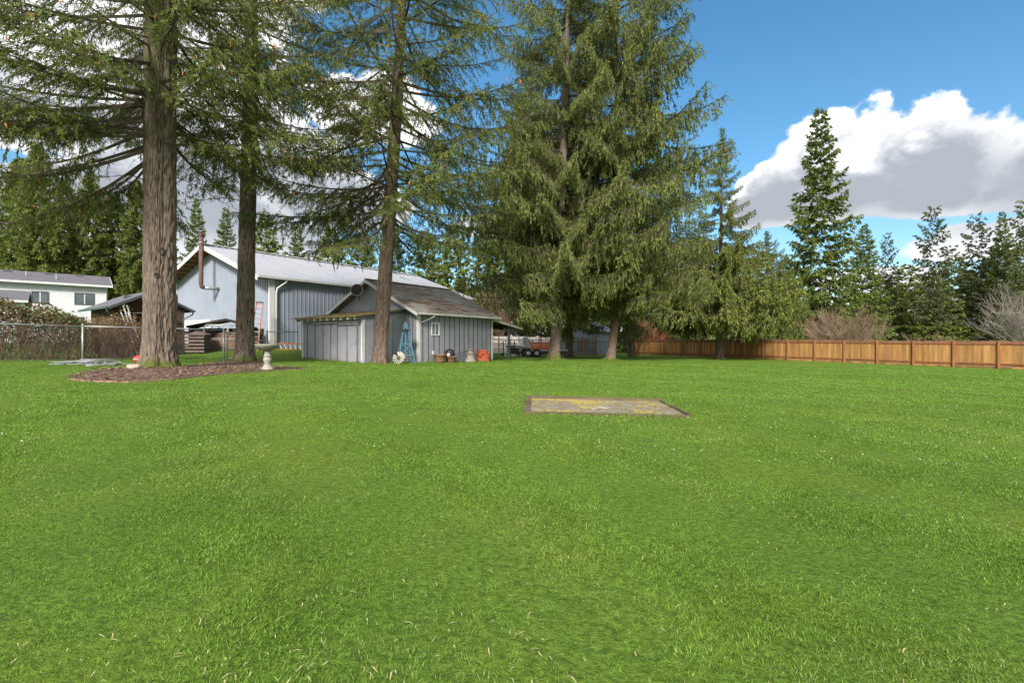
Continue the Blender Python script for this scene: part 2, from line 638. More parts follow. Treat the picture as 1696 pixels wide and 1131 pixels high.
M['alu'] = mat('alu', [(.50, .51, .53), (.70, .71, .73)], scale=5, rough=.4, metal=.3)
M['pipe_grey'] = mat('pipe_grey', [(.20, .21, .215), (.38, .39, .40)], scale=5, rough=.5, metal=.3)
M['orange_glass'] = mat('orange_fibreglass', [(.42, .10, .055), (.55, .17, .10)], scale=6, rough=.55)
M['concrete'] = mat('concrete', [(.22, .20, .17), (.35, .325, .28)], scale=6, detail=7, rough=.9, bump=.4, bscale=40)
M['concrete_dark'] = mat('concrete_dark', [(.17, .165, .13), (.30, .285, .23)], scale=5, detail=7, rough=.92, bump=.4, bscale=40)
M['slab'] = mat('slab', [(.25, (.10, .07, .035)), (.42, (.20, .15, .055)), (.5, (.19, .16, .12)), (.60, (.25, .22, .18)), (.74, (.13, .09, .045))], scale=6.5, detail=9, rough=.95, bump=.6, bscale=30)
M['frame_wood'] = mat('frame_wood', [(.06, .048, .026), (.15, .12, .07)], scale=5, detail=7, rough=.9, stretch=(.3, .3, 1), bump=.4)
M['red_rubber'] = mat('red_rubber', [(.52, .035, .03), (.62, .06, .045)], scale=5, rough=.45)
M['terracotta'] = mat('terracotta', [(.14, .070, .042), (.25, .135, .085)], scale=6, rough=.9)
M['clay_orange'] = mat('clay_orange', [(.36, .070, .030), (.50, .13, .058)], scale=6, rough=.85)
M['black_plastic'] = mat('black_plastic', [(.018, .016, .018), (.035, .03, .032)], scale=6, rough=.5)
M['tin'] = mat('tin', [(.11, .11, .125), (.2, .2, .215)], scale=5, rough=.55, metal=.3)
M['windmill_blue'] = mat('windmill_blue', [(.050, .135, .21), (.10, .225, .31)], scale=8, rough=.7)
M['blade_cream'] = mat('blade_cream', [(.36, .32, .22), (.52, .49, .40)], scale=7, rough=.7)
M['picket'] = mat('picket', [(.19, .095, .036), (.32, .165, .055), (.42, .235, .092)], scale=2.2, detail=7, rough=.85, stretch=(1.6, 1.6, .22), rnd=.26)
M['picket_top'] = mat('picket_top', [(.12, .065, .04), (.27, .15, .085)], scale=5, rough=.9, rnd=.2)
M['fence_post'] = mat('fence_post', [(.26, .105, .045), (.37, .16, .07)], scale=4, stretch=(1, 1, .25), rough=.85, rnd=.12)
M['fence_rail'] = mat('fence_rail', [(.17, .065, .032), (.27, .105, .05)], scale=4, rough=.85, rnd=.12)
M['old_wood'] = mat('old_wood', [(.15, .12, .10), (.30, .255, .215)], scale=4, stretch=(1, 1, .3), rough=.95, rnd=.2)
M['pallet'] = mat('pallet', [(.14, .095, .085), (.24, .18, .16)], scale=5, rough=.95, rnd=.2)
M['pale_board'] = mat('pale_board', [(.43, .385, .36), (.55, .50, .48)], scale=3, stretch=(1, 1, .3), rough=.85, rnd=.08)
M['far_blue'] = mat('far_blue', [(.22, .25, .31), (.28, .31, .375)], scale=2, rough=.75)
M['orange_paint'] = mat('orange_paint', [(.66, .13, .03), (.76, .20, .05)], scale=4, rough=.6, rnd=.1)
M['tarp'] = mat('tarp', [(.60, .58, .54), (.78, .77, .74)], scale=3, rough=.6, bump=.5, bscale=5)
M['tarp_blue'] = mat('tarp_pale', [(.40, .40, .46), (.54, .54, .60)], scale=2, rough=.6, bump=.3, bscale=4)
M['rubber'] = mat('rubber', [(.02, .02, .022), (.045, .045, .045)], scale=8, rough=.85)
M['steel_dark'] = mat('steel_dark', [(.035, .036, .04), (.075, .077, .08)], scale=5, rough=.6)
M['debris'] = mat('debris', [(.06, .035, .025), (.17, .105, .072), (.26, .19, .14)], scale=16, detail=7, rough=.95, bump=.8)
M['litter'] = mat('litter', [(.26, .17, .10), (.44, .33, .22)], scale=2, rough=.95)
M['edging'] = mat('edging', [(.19, .105, .075), (.33, .21, .165)], scale=5, rough=.9, rnd=.15)
M['stone'] = mat('stone', [(.34, .25, .20), (.52, .42, .36)], scale=7, rough=.9, bump=.5)
M['dish'] = mat('dish', [(.035, .026, .026), (.07, .052, .05)], scale=7, rough=.8)

def add_dirt(m, colr, z0, z1):
    """splashed soil on the foot of painted boards, patchy"""
    nt = m.node_tree
    N, L = nt.nodes, nt.links
    P = N['Principled BSDF']
    src = P.inputs['Base Color'].links[0].from_socket
    tc = N.new('ShaderNodeTexCoord')
    sp = N.new('ShaderNodeSeparateXYZ')
    L.new(tc.outputs['Object'], sp.inputs[0])
    nz = N.new('ShaderNodeTexNoise')
    nz.inputs['Scale'].default_value = 2.2
    nz.inputs['Detail'].default_value = 6
    L.new(tc.outputs['Object'], nz.inputs['Vector'])
    mr = N.new('ShaderNodeMapRange')
    mr.inputs['From Min'].default_value = z1
    mr.inputs['From Max'].default_value = z0
    L.new(sp.outputs['Z'], mr.inputs['Value'])
    mu = N.new('ShaderNodeMath')
    mu.operation = 'MULTIPLY'
    L.new(mr.outputs[0], mu.inputs[0])
    m2 = N.new('ShaderNodeMapRange')
    m2.inputs['From Min'].default_value = .38
    m2.inputs['From Max'].default_value = .68
    L.new(nz.outputs[0], m2.inputs['Value'])
    L.new(m2.outputs[0], mu.inputs[1])
    mx = N.new('ShaderNodeMix')
    mx.data_type = 'RGBA'
    L.new(mu.outputs[0], mx.inputs['Factor'])
    L.new(src, mx.inputs['A'])
    mx.inputs['B'].default_value = (*colr, 1)
    L.new(mx.outputs['Result'], P.inputs['Base Color'])


add_dirt(M['shed_grey'], (.26, .21, .175), -.05, .75)
add_dirt(M['picket'], (.13, .085, .05), .0, .45)

# ------------------------------------------------------------------ ground
def make_ground():
    xs = np.concatenate([[-600, -300, -160, -100, -70, -52], np.arange(-42, 50.1, .6), [60, 80, 120, 200, 350, 650]])
    ys = np.concatenate([[-300, -100, -40, -15, -6], np.arange(-2, 62.1, .6), [68, 80, 100, 140, 220, 400, 800]])
    X, Y = np.meshgrid(xs, ys)
    V = np.stack([X.ravel(), Y.ravel(), G(X, Y).ravel()], 1)
    nx, ny = len(xs), len(ys)
    i = (np.arange(ny - 1)[:, None] * nx + np.arange(nx - 1)[None]).ravel()
    F = np.stack([i, i + 1, i + nx + 1, i + nx], 1)
    o = link('lawn', bulk('lawn', V, F, M['lawn'], smooth=True))
    o['kind'] = 'structure'
    o['label'] = 'mown green lawn sloping gently across the whole yard'


make_ground()

BED = [(-10.95, 12.1), (-10, 11.6), (-9.1, 11.6), (-8.75, 12.4), (-8.85, 13.6), (-8.6, 15), (-8.2, 16.4), (-7.7, 18), (-8.4, 18.6), (-9.9, 19.2), (-10.8, 20.6),
       (-11.2, 22.3), (-12.3, 22.7), (-13.0, 22.0), (-12.7, 20.2), (-12.3, 18.4), (-12.7, 16.8), (-12.7, 15.3), (-12.2, 13.8), (-11.6, 12.7)]


def in_bed(x, y, grow=0.0):
    P = np.array(BED)
    c = P.mean(0)
    P = c + (P - c) * (1 + grow)
    x = np.asarray(x, float)
    y = np.asarray(y, float)
    ins = np.zeros(x.shape, bool)
    for i in range(len(P)):
        a, b = P[i], P[(i + 1) % len(P)]
        cond = ((a[1] > y) != (b[1] > y))
        xt = (b[0] - a[0]) * (y - a[1]) / (b[1] - a[1] + 1e-12) + a[0]
        ins ^= cond & (x < xt)
    return ins


def make_bed():
    P = np.array(BED)
    # smooth closed outline
    for _ in range(2):
        Q = np.roll(P, -1, 0)
        P = np.stack([P * .75 + Q * .25, P * .25 + Q * .75], 1).reshape(-1, 2)
    c = P.mean(0)
    V, F = [], []
    n = len(P)
    K = 14
    for k in range(K + 1):
        s = k / K
        for q in P:
            p = c + (q - c) * s
            lump = .05 * vnoise(p[0] * 2.4, p[1] * 2.4, 3) + .03 * vnoise(p[0] * 9, p[1] * 9, 4)
            V.append((p[0], p[1], g(*p) + .012 + lump * .6 * (1 - s ** 6) + .012 * (1 - s ** 4)))
    for k in range(K):
        for i in range(n):
            j = (i + 1) % n
            F.append((k * n + i, k * n + j, (k + 1) * n + j, (k + 1) * n + i))
    o = link('mulch_bed', bulk('mulch_bed', np.array(V), np.array(F), M['mulch'], smooth=True))
    o['kind'] = 'structure'
    # timber edging pieces along the front of the bed
    t = thing('bed_edging', 'low reddish timber edging curving along the front of the mulch bed', 'edging', (-9.1, 12.0, g(-9.1, 12.0)))
    path = [(-10.95, 12.02), (-10.0, 11.53), (-9.1, 11.5), (-8.68, 12.3), (-8.78, 13.6), (-8.5, 15.0), (-8.1, 16.4), (-7.6, 17.9)]
    for a, b in zip(path[:-1], path[1:]):
        za, zb = g(*a), g(*b)
        m = MB().bar((a[0], a[1], za + .012), (b[0], b[1], zb + .014), .08, .05)
        m.build('edging_board', M['edging'], None).parent = t
    for ch in t.children:
        ch.matrix_parent_inverse = Matrix.Translation(-t.location)
    # bark chips and fallen twigs on the bed
    for nm, n, m_, lab in (('mulch_litter', 9000, 'debris', 'dark bark chips scattered over the mulch bed'), ('twig_litter', 2600, 'litter', 'pale dry twigs and needles scattered over the mulch bed')):
        p = np.stack([rng.uniform(-13.8, -7.6, n), rng.uniform(11.4, 23, n)], 1)
        p = p[in_bed(p[:, 0], p[:, 1], .03)]
        ribbons(nm, p, .05, .20, .014, .045, M[m_], lab, lift=.03, tilt=.3)


def ribbons(name, p, l0, l1, w0, w1, m, label, lift=.01, tilt=.3):
    """little flat strips lying about: one object of stuff"""
    n = len(p)
    a = rng.uniform(0, 2 * np.pi, n)
    Ln = rng.uniform(l0, l1, n)
    Wd = rng.uniform(w0, w1, n)
    dz = rng.uniform(-tilt, tilt, n) * Ln * .5
    d = np.stack([np.cos(a), np.sin(a)], 1)
    s = np.stack([-d[:, 1], d[:, 0]], 1) * (Wd / 2)[:, None]
    z = G(p[:, 0], p[:, 1]) + lift + np.abs(dz) + rng.uniform(0, .02, n)
    bend = s * rng.uniform(-4, 4, n)[:, None] * .8
    e0 = p - d * (Ln / 2)[:, None]
    e1 = p + d * (Ln / 2)[:, None]
    V = np.stack([np.c_[e0 - s * .5, z - dz], np.c_[e0 + s * .5, z - dz], np.c_[p + bend - s, z + .006], np.c_[p + bend + s, z + .006],
                  np.c_[e1 - s * .4, z + dz], np.c_[e1 + s * .4, z + dz]], 1).reshape(-1, 3)
    b = np.arange(n) * 6
    F = np.concatenate([np.stack([b, b + 1, b + 3, b + 2], 1), np.stack([b + 2, b + 3, b + 5, b + 4], 1)])
    o = link(name, bulk(name, V, F, m))
    o['kind'] = 'stuff'
    o['label'] = label
    return o


SLAB = [(.23, 7.5), (2.72, 7.38), (2.86, 9.28), (.33, 9.5)]


def in_slab(x, y):
    return (x > .2) & (x < 2.88) & (y > 7.4) & (y < 9.5)


def shed2(x, y):
    u = (math.sin(R(36)), math.cos(R(36)))
    return np.array((-4.85 + u[0] * x - u[1] * y, 25 + u[1] * x + u[0] * y))


def make_grass():
    edges = np.concatenate([np.geomspace(.9, 30, 40)])
    P = []
    SZ = []
    for a, b in zip(edges[:-1], edges[1:]):
        dm = (a + b) / 2
        hw = 1.16 * dm + 1.6
        dens = 12500 if dm < 3 else 12500 * (3 / dm) ** 1.72
        n = int(dens * (b - a) * 2 * hw)
        y = rng.uniform(a, b, n)
        x = rng.uniform(-hw, hw, n)
        P.append(np.stack([x, y], 1))
        SZ.append(np.full(n, max(1.0, (dm / 3) ** .62)))
    P = np.concatenate(P)
    SZ = np.concatenate(SZ)
    x, y = P[:, 0], P[:, 1]
    keep = ~(in_bed(x, y, -.10) | (in_bed(x, y) & (vnoise(x * 3.1, y * 3.1, 77) < .5))) & ~in_slab(x, y)
    # building footprints, right hand boundary
    u = np.array([math.sin(R(36)), math.cos(R(36))])
    v = np.array([-u[1], u[0]])
    lx = (x + 4.85) * u[0] + (y - 25) * u[1]
    ly = (x + 4.85) * v[0] + (y - 25) * v[1]
    keep &= ~((lx > -.02) & (ly > .02) & (ly < 9)) & ~((lx > -2.68) & (ly > .98) & (ly < 6.2) & (lx < 1))
    for (tx, ty, tr) in ((-11.7, 16.1, .6), (-12.1, 21.8, .5), (-6.3, 23.2, .55)):
        keep &= np.hypot(x - tx, y - ty) > tr
    keep &= ((x - 31.7) * 26.1 + (y - 29.9) * 16.8) < -3
    x, y, SZ = x[keep], y[keep], SZ[keep]
    n = len(x)
    patch = vnoise(x * .55, y * .55, 1) * .5 + vnoise(x * 1.7, y * 1.7, 2) * .3 + vnoise(x * 5, y * 5, 5) * .2
    clump = vnoise(x * 14, y * 14, 8)
    H = rng.uniform(.006, .017, n) * (.7 + .6 * clump) * (.8 + .5 * patch) * SZ ** .62
    wd = rng.uniform(.0024, .0052, n) * SZ ** 1.3
    a = rng.uniform(0, 2 * np.pi, n)
    lean = rng.uniform(.2, 1.7, n) * H
    la = a + rng.normal(0, .6, n)
    z = G(x, y) - .003
    sx, sy = np.cos(a + np.pi / 2) * wd / 2, np.sin(a + np.pi / 2) * wd / 2
    tip = np.stack([x + np.cos(la) * lean, y + np.sin(la) * lean, z + H], 1)
    V = np.stack([np.stack([x - sx, y - sy, z], 1), np.stack([x + sx, y + sy, z], 1), tip], 1).reshape(-1, 3)
    F = np.arange(n * 3).reshape(n, 3)
    t = np.clip(.12 + .62 * patch + .30 * (clump - .5) + .35 * (vnoise(x * 3.3, y * 3.3, 41) - .5) + rng.normal(0, .36, n), 0, 1)
    dryp = ss(.52, .78, vnoise(x * .8 + 9, y * .8, 12) * .6 + vnoise(x * 3, y * 3, 13) * .4)
    dry = (rng.uniform(0, 1, n) < .03 + .08 * dryp) * rng.uniform(.35, 1, n) + .05 * dryp
    c = np.zeros((n, 3, 4), np.float32)
    c[:, :, 0] = t[:, None]
    c[:, 2, 0] = np.clip(t + .32, 0, 1)
    c[:, :, 1] = np.clip(dry, 0, 1)[:, None]
    c[:, :, 3] = 1
    # uncut tufts along walls, fence, trunks and the pad
    lines = [((31.7 + 2.2, 29.9 - 3.4), (14.9, 56), 5200), (tuple(shed2(0, -.12)), tuple(shed2(6.1, -.12)), 900), (tuple(shed2(-2.76, 1.0)), tuple(shed2(-2.76, 6.2)), 1100),
             (SLAB[0], SLAB[1], 1500), (SLAB[3], SLAB[2], 900), (SLAB[1], SLAB[2], 350), (SLAB[0], SLAB[3], 350),
             ((-22.3, 16.9), (-14.6, 24.5), 2600), ((-11.75, 26.45), (-14.5, 24.6), 900)] + [
             ((cx_ + rr * math.cos(q), cy_ + rr * math.sin(q)), (cx_ + rr * math.cos(q + .8), cy_ + rr * math.sin(q + .8)), 90)
             for (cx_, cy_, rr) in ((-6.3, 23.1, .55), (2.8, 32.2, .75), (7.0, 34.3, .55), (17.6, 41.0, .5)) for q in np.arange(0, 6.28, .785)]
    ex = []
    for (a_, b_, m_) in lines:
        q = rng.uniform(0, 1, m_)[:, None]
        pad = any(a_ == c_ for c_ in SLAB)
        ex.append(np.concatenate([np.array(a_)[None] * (1 - q) + np.array(b_)[None] * q + rng.normal(0, .03 if pad else .07, (m_, 2)), np.full((m_, 1), .5 if pad else 1.0)], 1))
    ex = np.concatenate(ex)
    m_ = len(ex)
    hh = rng.uniform(.05, .16, m_) * ex[:, 2] * (.4 + 1.2 * vnoise(ex[:, 0] * 1.5, ex[:, 1] * 1.5, 17))
    ww = rng.uniform(.006, .014, m_) * (.5 + .5 * ex[:, 2])
    aa = rng.uniform(0, 6.28, m_)
    ll = hh * rng.uniform(.1, .8, m_)
    zz = G(ex[:, 0], ex[:, 1]) - .003
    ox, oy = np.cos(aa + 1.57) * ww / 2, np.sin(aa + 1.57) * ww / 2
    V2 = np.stack([np.stack([ex[:, 0] - ox, ex[:, 1] - oy, zz], 1), np.stack([ex[:, 0] + ox, ex[:, 1] + oy, zz], 1),
                   np.stack([ex[:, 0] + np.cos(aa) * ll, ex[:, 1] + np.sin(aa) * ll, zz + hh], 1)], 1).reshape(-1, 3)
    c2 = np.zeros((m_, 3, 4), np.float32)
    c2[:, :, 0] = np.clip(rng.normal(.5, .25, m_), 0, 1)[:, None]
    c2[:, :, 1] = ((rng.uniform(0, 1, m_) < .2) * rng.uniform(.3, .9, m_))[:, None]
    c2[:, :, 3] = 1
    V = np.concatenate([V, V2])
    c = np.concatenate([c, c2])
    F = np.arange(len(V)).reshape(-1, 3)
    o = link('grass', bulk('grass', V, F, M['grass'], cols=c.reshape(-1, 4)))
    o['kind'] = 'stuff'
    o['label'] = 'short green grass blades covering the lawn'
    # dead stems, petals
    n = 3600
    y = 1.2 + 11 * rng.uniform(0, 1, n) ** 1.3
    x = rng.uniform(-1.12, 1.12, n) * (y + .6)
    k = ~in_bed(x, y) & ~in_slab(x, y) & (vnoise(x * .9, y * .9, 21) + rng.uniform(-.25, .25, n) > .45)
    ribbons('dry_straw', np.stack([x, y], 1)[k], .010, .042, .002, .0042, M['straw'], 'pale dry grass stems lying on the lawn', lift=.012, tilt=.2)
    n = 2600
    y = rng.uniform(4.5, 30, n)
    x = rng.uniform(-1.1, 1.1, n) * y
    k = ~in_bed(x, y, .05) & ~in_slab(x, y) & (((x - 31.7) * 26.1 + (y - 29.9) * 16.8) < -60) & ~((lxy(x, y)[0] > -3.2) & (lxy(x, y)[1] > -.5))
    p = np.stack([x, y], 1)[k]
    ribbons('daisy_petals', p, .008, .020, .006, .014, M['daisy'], 'tiny white flowers and petals dotted over the lawn', lift=.028, tilt=.5)


def lxy(x, y):
    u = (math.sin(R(36)), math.cos(R(36)))
    dx, dy = x + 4.85, y - 25
    return dx * u[0] + dy * u[1], -dx * u[1] + dy * u[0]


make_bed()
make_grass()

# ------------------------------------------------------------------ grey shed with lean-to and carport
RZ = R(54)                                     # local x runs along the long sides, local y along the gables


def frame_box(m, x0, x1, y0, y1, z0, z1):
    return m.bx(x0, x1, y0, y1, z0, z1)


def lean_strip(m, a0, a1, z0, z1, y0, y1, th, axis='x'):
    """sloped slab: from (a0,z0) to (a1,z1), between y0 and y1"""
    if axis == 'x':
        m.prism([(a0, z0), (a1, z1), (a1, z1 + th), (a0, z0 + th)], y0, y1, 'y')
    else:
        m.prism([(a0, z0), (a1, z1), (a1, z1 + th), (a0, z0 + th)], y0, y1, 'x')
    return m


def make_shed():
    bz = -.12
    s = thing('garden_shed', 'grey board and batten shed with lean-to, mossy roof and small white window', 'shed', (-4.85, 25, 0), RZ)
    Wd, Ln, EV, RG = 7.6, 6.15, 2.62, 4.42
    # walls
    MB().bx(.0, Ln, 0, .08, bz, EV).build('wall', M['shed_grey'], s)
    MB().bx(.0, Ln, Wd - .08, Wd, bz, EV).build('wall', M['shed_grey'], s)
    for x in (0, Ln - .08):
        MB().prism([(.085, bz), (Wd - .085, bz), (Wd - .085, EV - .03), (Wd / 2, RG - .06), (.085, EV - .03)], x, x + .08, 'x').build('gable_wall', M['shed_grey'], s)
    # grooves of the boards: battens on the long wall, on the gable
    for k in range(15):
        x = .30 + k * .405
        MB().bx(x - .02, x + .02, -.022, -.001, bz, EV - .05).build('batten', M['shed_dark'], s)
    MB().bx(-.012, -.002, .1, Wd - .1, EV - .04, EV).build('gable_band', M['shed_dark'], s)
    for k in range(3):
        y = .12 + k * .30
        MB().bx(-.02, -.001, y - .012, y + .012, bz, EV - .05).build('batten', M['shed_dark'], s)
    # corner boards
    m = MB().bx(-.035, .12, -.035, -.002, bz, EV - .02)
    m.bx(-.035, -.003, -.002, .11, bz, EV - .02)
    m.build('corner_board', M['trim_white'], s)
    MB().bx(Ln - .10, Ln + .03, -.035, -.003, bz, EV - .02).build('corner_board', M['trim_aged'], s)
    # roof: two pitches with shingle courses as pieces
    sl = (RG - EV) / (Wd / 2)
    OV, OG = .38, .42
    th = .07
    for side in (0, 1):
        def yy(t):                             # t from eave (0) to ridge (1)
            y = -OV + (Wd / 2 + OV) * t
            return y if side == 0 else Wd - y

        def zz(t):
            return EV + .06 + sl * (-OV + (Wd / 2 + OV) * t)
        m = MB().prism([(yy(0), zz(0)), (yy(1), zz(1)), (yy(1), zz(1) + th), (yy(0), zz(0) + th)], -OG, Ln + .35, 'x')
        rf = m.build('roof', M['shingle'], s)
        nc = 20
        if side == 0:
            for k in range(nc):                # shingle courses, proud of one another
                t0, t1 = k / nc, min((k + 1.25) / nc, 1)
                mm = MB()
                x = -OG - .012
                y0, z0, y1, z1 = yy(t0), zz(t0) + th, yy(t1), zz(t1) + th
                q = []
                while x < Ln + .35:
                    w = .30 * random.uniform(.85, 1.15)
                    x2 = min(x + w, Ln + .362)
                    j = random.uniform(-.012, .012)
                    h = random.uniform(.016, .03)
                    mm.add([(x + .005, y0 + j, z0 + .002), (x2 - .005, y0 + j, z0 + .002), (x2 - .005, y0 + j, z0 + h), (x + .005, y0 + j, z0 + h),
                            (x + .005, y1, z1 + .004), (x2 - .005, y1, z1 + .004)], [(0, 1, 2, 3), (3, 2, 5, 4)])
                    x = x2
                mm.build('shingle_course', M['shingle'], rf)
        # rake boards
        mm = MB().prism([(yy(0), zz(0) - .10), (yy(1), zz(1) - .10), (yy(1), zz(1) + th - .005), (yy(0), zz(0) + th - .005)], -OG - .035, -OG - .002, 'x')
        mm.build('rake_board', M['trim_white'], s)
        mm = MB().prism([(yy(0), zz(0) - .08), (yy(1), zz(1) - .08), (yy(1), zz(1) + th - .005), (yy(0), zz(0) + th - .005)], Ln + .352, Ln + .38, 'x')
        mm.build('rake_board', M['trim_aged'], s)
    MB().bar((-OG, Wd / 2, RG + .16), (Ln + .35, Wd / 2, RG + .16), .22, .05).build('ridge_cap', M['shingle'], s)
    # gutter and its short downspout
    ze = EV + .06 - sl * OV
    m = MB()
    m.prism([(-OV - .11, ze + .085), (-OV - .09, ze - .02), (-OV - .012, ze - .02), (-OV - .012, ze + .0), (-OV - .075, ze + .0), (-OV - .095, ze + .085)], -OG, Ln + .4, 'x')
    m.build('gutter', M['trim_white'], s)
    MB().tube([(.75, -OV - .05, ze - .02), (.73, -OV - .03, ze - .10), (.12, -.10, ze - .42)], .035, 8).build('downspout', M['trim_aged'], s, True)
    # window
    w = MB()
    x0, x1, z0, z1 = .90, 1.52, 1.42, 2.12
    w.bx(x0, x1, -.05, -.004, z1 - .06, z1)
    w.bx(x0, x1, -.05, -.004, z0, z0 + .06)
    w.bx(x0, x0 + .06, -.05, -.004, z0 + .061, z1 - .061)
    w.bx(x1 - .09, x1, -.05, -.004, z0 + .061, z1 - .061)
    w.bx((x0 + x1) / 2 - .04, (x0 + x1) / 2, -.045, -.004, z0 + .061, z1 - .061)
    wn = w.build('window', M['trim_white'], s)
    for a, b in ((x0 + .062, (x0 + x1) / 2 - .042), ((x0 + x1) / 2 + .002, x1 - .092)):
        MB().bx(a, b, -.028, -.004, z0 + .062, z1 - .062).build('pane', M['glass'], wn)
    MB().bx(1.0, 1.09, -.045, -.003, .42, .60).build('outlet_box', M['trim_white'], s)
    # lean-to against the gable
    x0, x1 = -2.7, -.003
    y0, y1 = .98, 6.22
    lz0, lz1 = 2.22, 2.62
    MB().bx(x0, x0 + .07, y0, y1, bz, lz0).build('lean_to_wall', M['shed_grey'], s)
    for y in (y0, y1 - .07):
        MB().prism([(x0 + .072, bz), (x1, bz), (x1, lz1 + .06), (x0 + .072, lz0)], y, y + .07, 'y').build('lean_to_wall', M['shed_grey'], s)
    # battens on the front: lines read in pairs of boards
    for y in (5.75, 5.02, 4.30, 3.60, 2.95):
        MB().bx(x0 - .018, x0 - .001, y - .018, y + .018, bz, lz0 - .14).build('batten', M['shed_dark'], s)
    # sliding door with its rail
    d = MB().bx(x0 - .05, x0 - .022, .36 + y0 - .02, 1.98 + y0, bz + .1, 2.02).build('sliding_door', M['shed_grey'], s)
    for y in (1.98 + y0 - .01, 1.17 + y0, .36 + y0):
        MB().bx(x0 - .07, x0 - .051, y - .02, y + .02, bz + .1, 1.93).build('door_batten', M['shed_dark'], d)
    MB().bx(x0 - .071, x0 - .0512, .385 + y0, 1.95 + y0, 1.87, 1.93).build('door_batten', M['shed_dark'], d)
    MB().bx(x0 - .10, x0 - .072, .47 + y0, .52 + y0, .95, 1.12).build('handle', M['galv'], d)
    MB().bx(x0 - .09, x0 - .02, .25 + y0, 3.95 + y0, 2.03, 2.085).build('door_rail', M['trim_aged'], s)
    m = MB().bx(x0 - .03, x0 - .002, y0 - .03, y0 + .10, bz, lz0 - .03)
    m.bx(x0 - .03, x0 + .10, y0 - .03, y0 - .002, bz, lz0 - .03)
    m.build('corner_board', M['trim_white'], s)
    MB().bx(x0 - .03, x0 - .002, y1 - .1, y1 + .03, bz, lz0 - .03).build('corner_board', M['trim_white'], s)
    for k in range(3):
        MB().bx(x0 + .65 + k * .6, x0 + .67 + k * .6, y0 - .012, y0 - .001, bz, lz0 + .05).build('batten', M['shed_dark'], s)
    # roof of the lean-to with rafter tails
    e0 = x0 - .48
    sl2 = (lz1 - lz0) / (x1 - x0)
    ze0 = lz0 - .48 * sl2
    lr = MB().prism([(e0, ze0 + .14), (x1 + .0, lz1 + .14), (x1 + .0, lz1 + .19), (e0, ze0 + .19)], y0 - .12, y1 + .35, 'y').build('lean_to_roof', M['moss_roof'], s)
    for k in range(10):
        yk = y0 + .05 + k * (y1 - y0) / 9 * .985
        MB().prism([(e0 + .05, ze0 + .01), (x0 + .3, lz0 + .015), (x0 + .3, lz0 + .138), (e0 + .05, ze0 + .138)], yk - .03, yk + .03, 'y').build('rafter_tail', M['trim_aged'], s)
    MB().prism([(e0 + .01, ze0 + .02), (x1, lz1 + .02), (x1, lz1 + .137), (e0 + .01, ze0 + .137)], y0 - .09, y0 - .035, 'y').build('barge_board', M['shed_dark'], s)
    # moss cushions and needle litter on that roof
    m = MB()
    for _ in range(110):
        xx = random.uniform(e0 + .1, x1 - .1)
        yy_ = random.uniform(y0, y1 + .2)
        zz_ = ze0 + .19 + (xx - e0) * sl2
        r = random.uniform(.03, .10)
        m.lathe([(r, 0), (r * .8, r * .25), (r * .3, r * .38)], (xx, yy_, zz_), 6)
    ml = m.build('moss', M['moss_roof'], lr)
    ml['kind'] = 'stuff'
    # carport roof behind the far gable
    cx0, cx1 = Ln + .08, 9.45
    cz0, cz1 = 2.46, 1.96
    MB().prism([(cx0, cz0), (cx1, cz1), (cx1, cz1 + .06), (cx0, cz0 + .06)], -.02, 5.0, 'y').build('carport_roof', M['roof_dark'], s)
    MB().prism([(cx0, cz0 - .10), (cx1, cz1 - .10), (cx1, cz1 + .055), (cx0, cz0 + .055)], -.06, -.022, 'y').build('carport_fascia', M['trim_aged'], s)
    for k in range(4):
        MB().prism([(cx0, cz0 - .10), (cx1 - .05, cz1 - .095), (cx1 - .05, cz1 - .002), (cx0, cz0 - .002)], .4 + k * 1.2, .45 + k * 1.2, 'y').build('carport_rafter', M['hut_dark'], s)
    for yk in (.12, 4.8):
        MB().bx(8.0, 8.12, yk - .05, yk + .06, -.35, 2.07).build('carport_post', M['slate_trim'], s)
    MB().bar((8.1, .12, 1.45), (8.75, .12, 1.96), .08, .08).build('carport_brace', M['slate_trim'], s)
    MB().bar((8.06, -.0, 2.10), (8.06, 4.95, 2.10), .1, .12).build('carport_beam', M['hut_dark'], s)
    return s


SHED = make_shed()
U = Vector((math.cos(RZ), math.sin(RZ), 0))
Vv = Vector((-math.sin(RZ), math.cos(RZ), 0))


def shed_pt(x, y, z=0.0):
    p = Vector((-4.85, 25, 0)) + U * x + Vv * y
    p.z = z
    return p


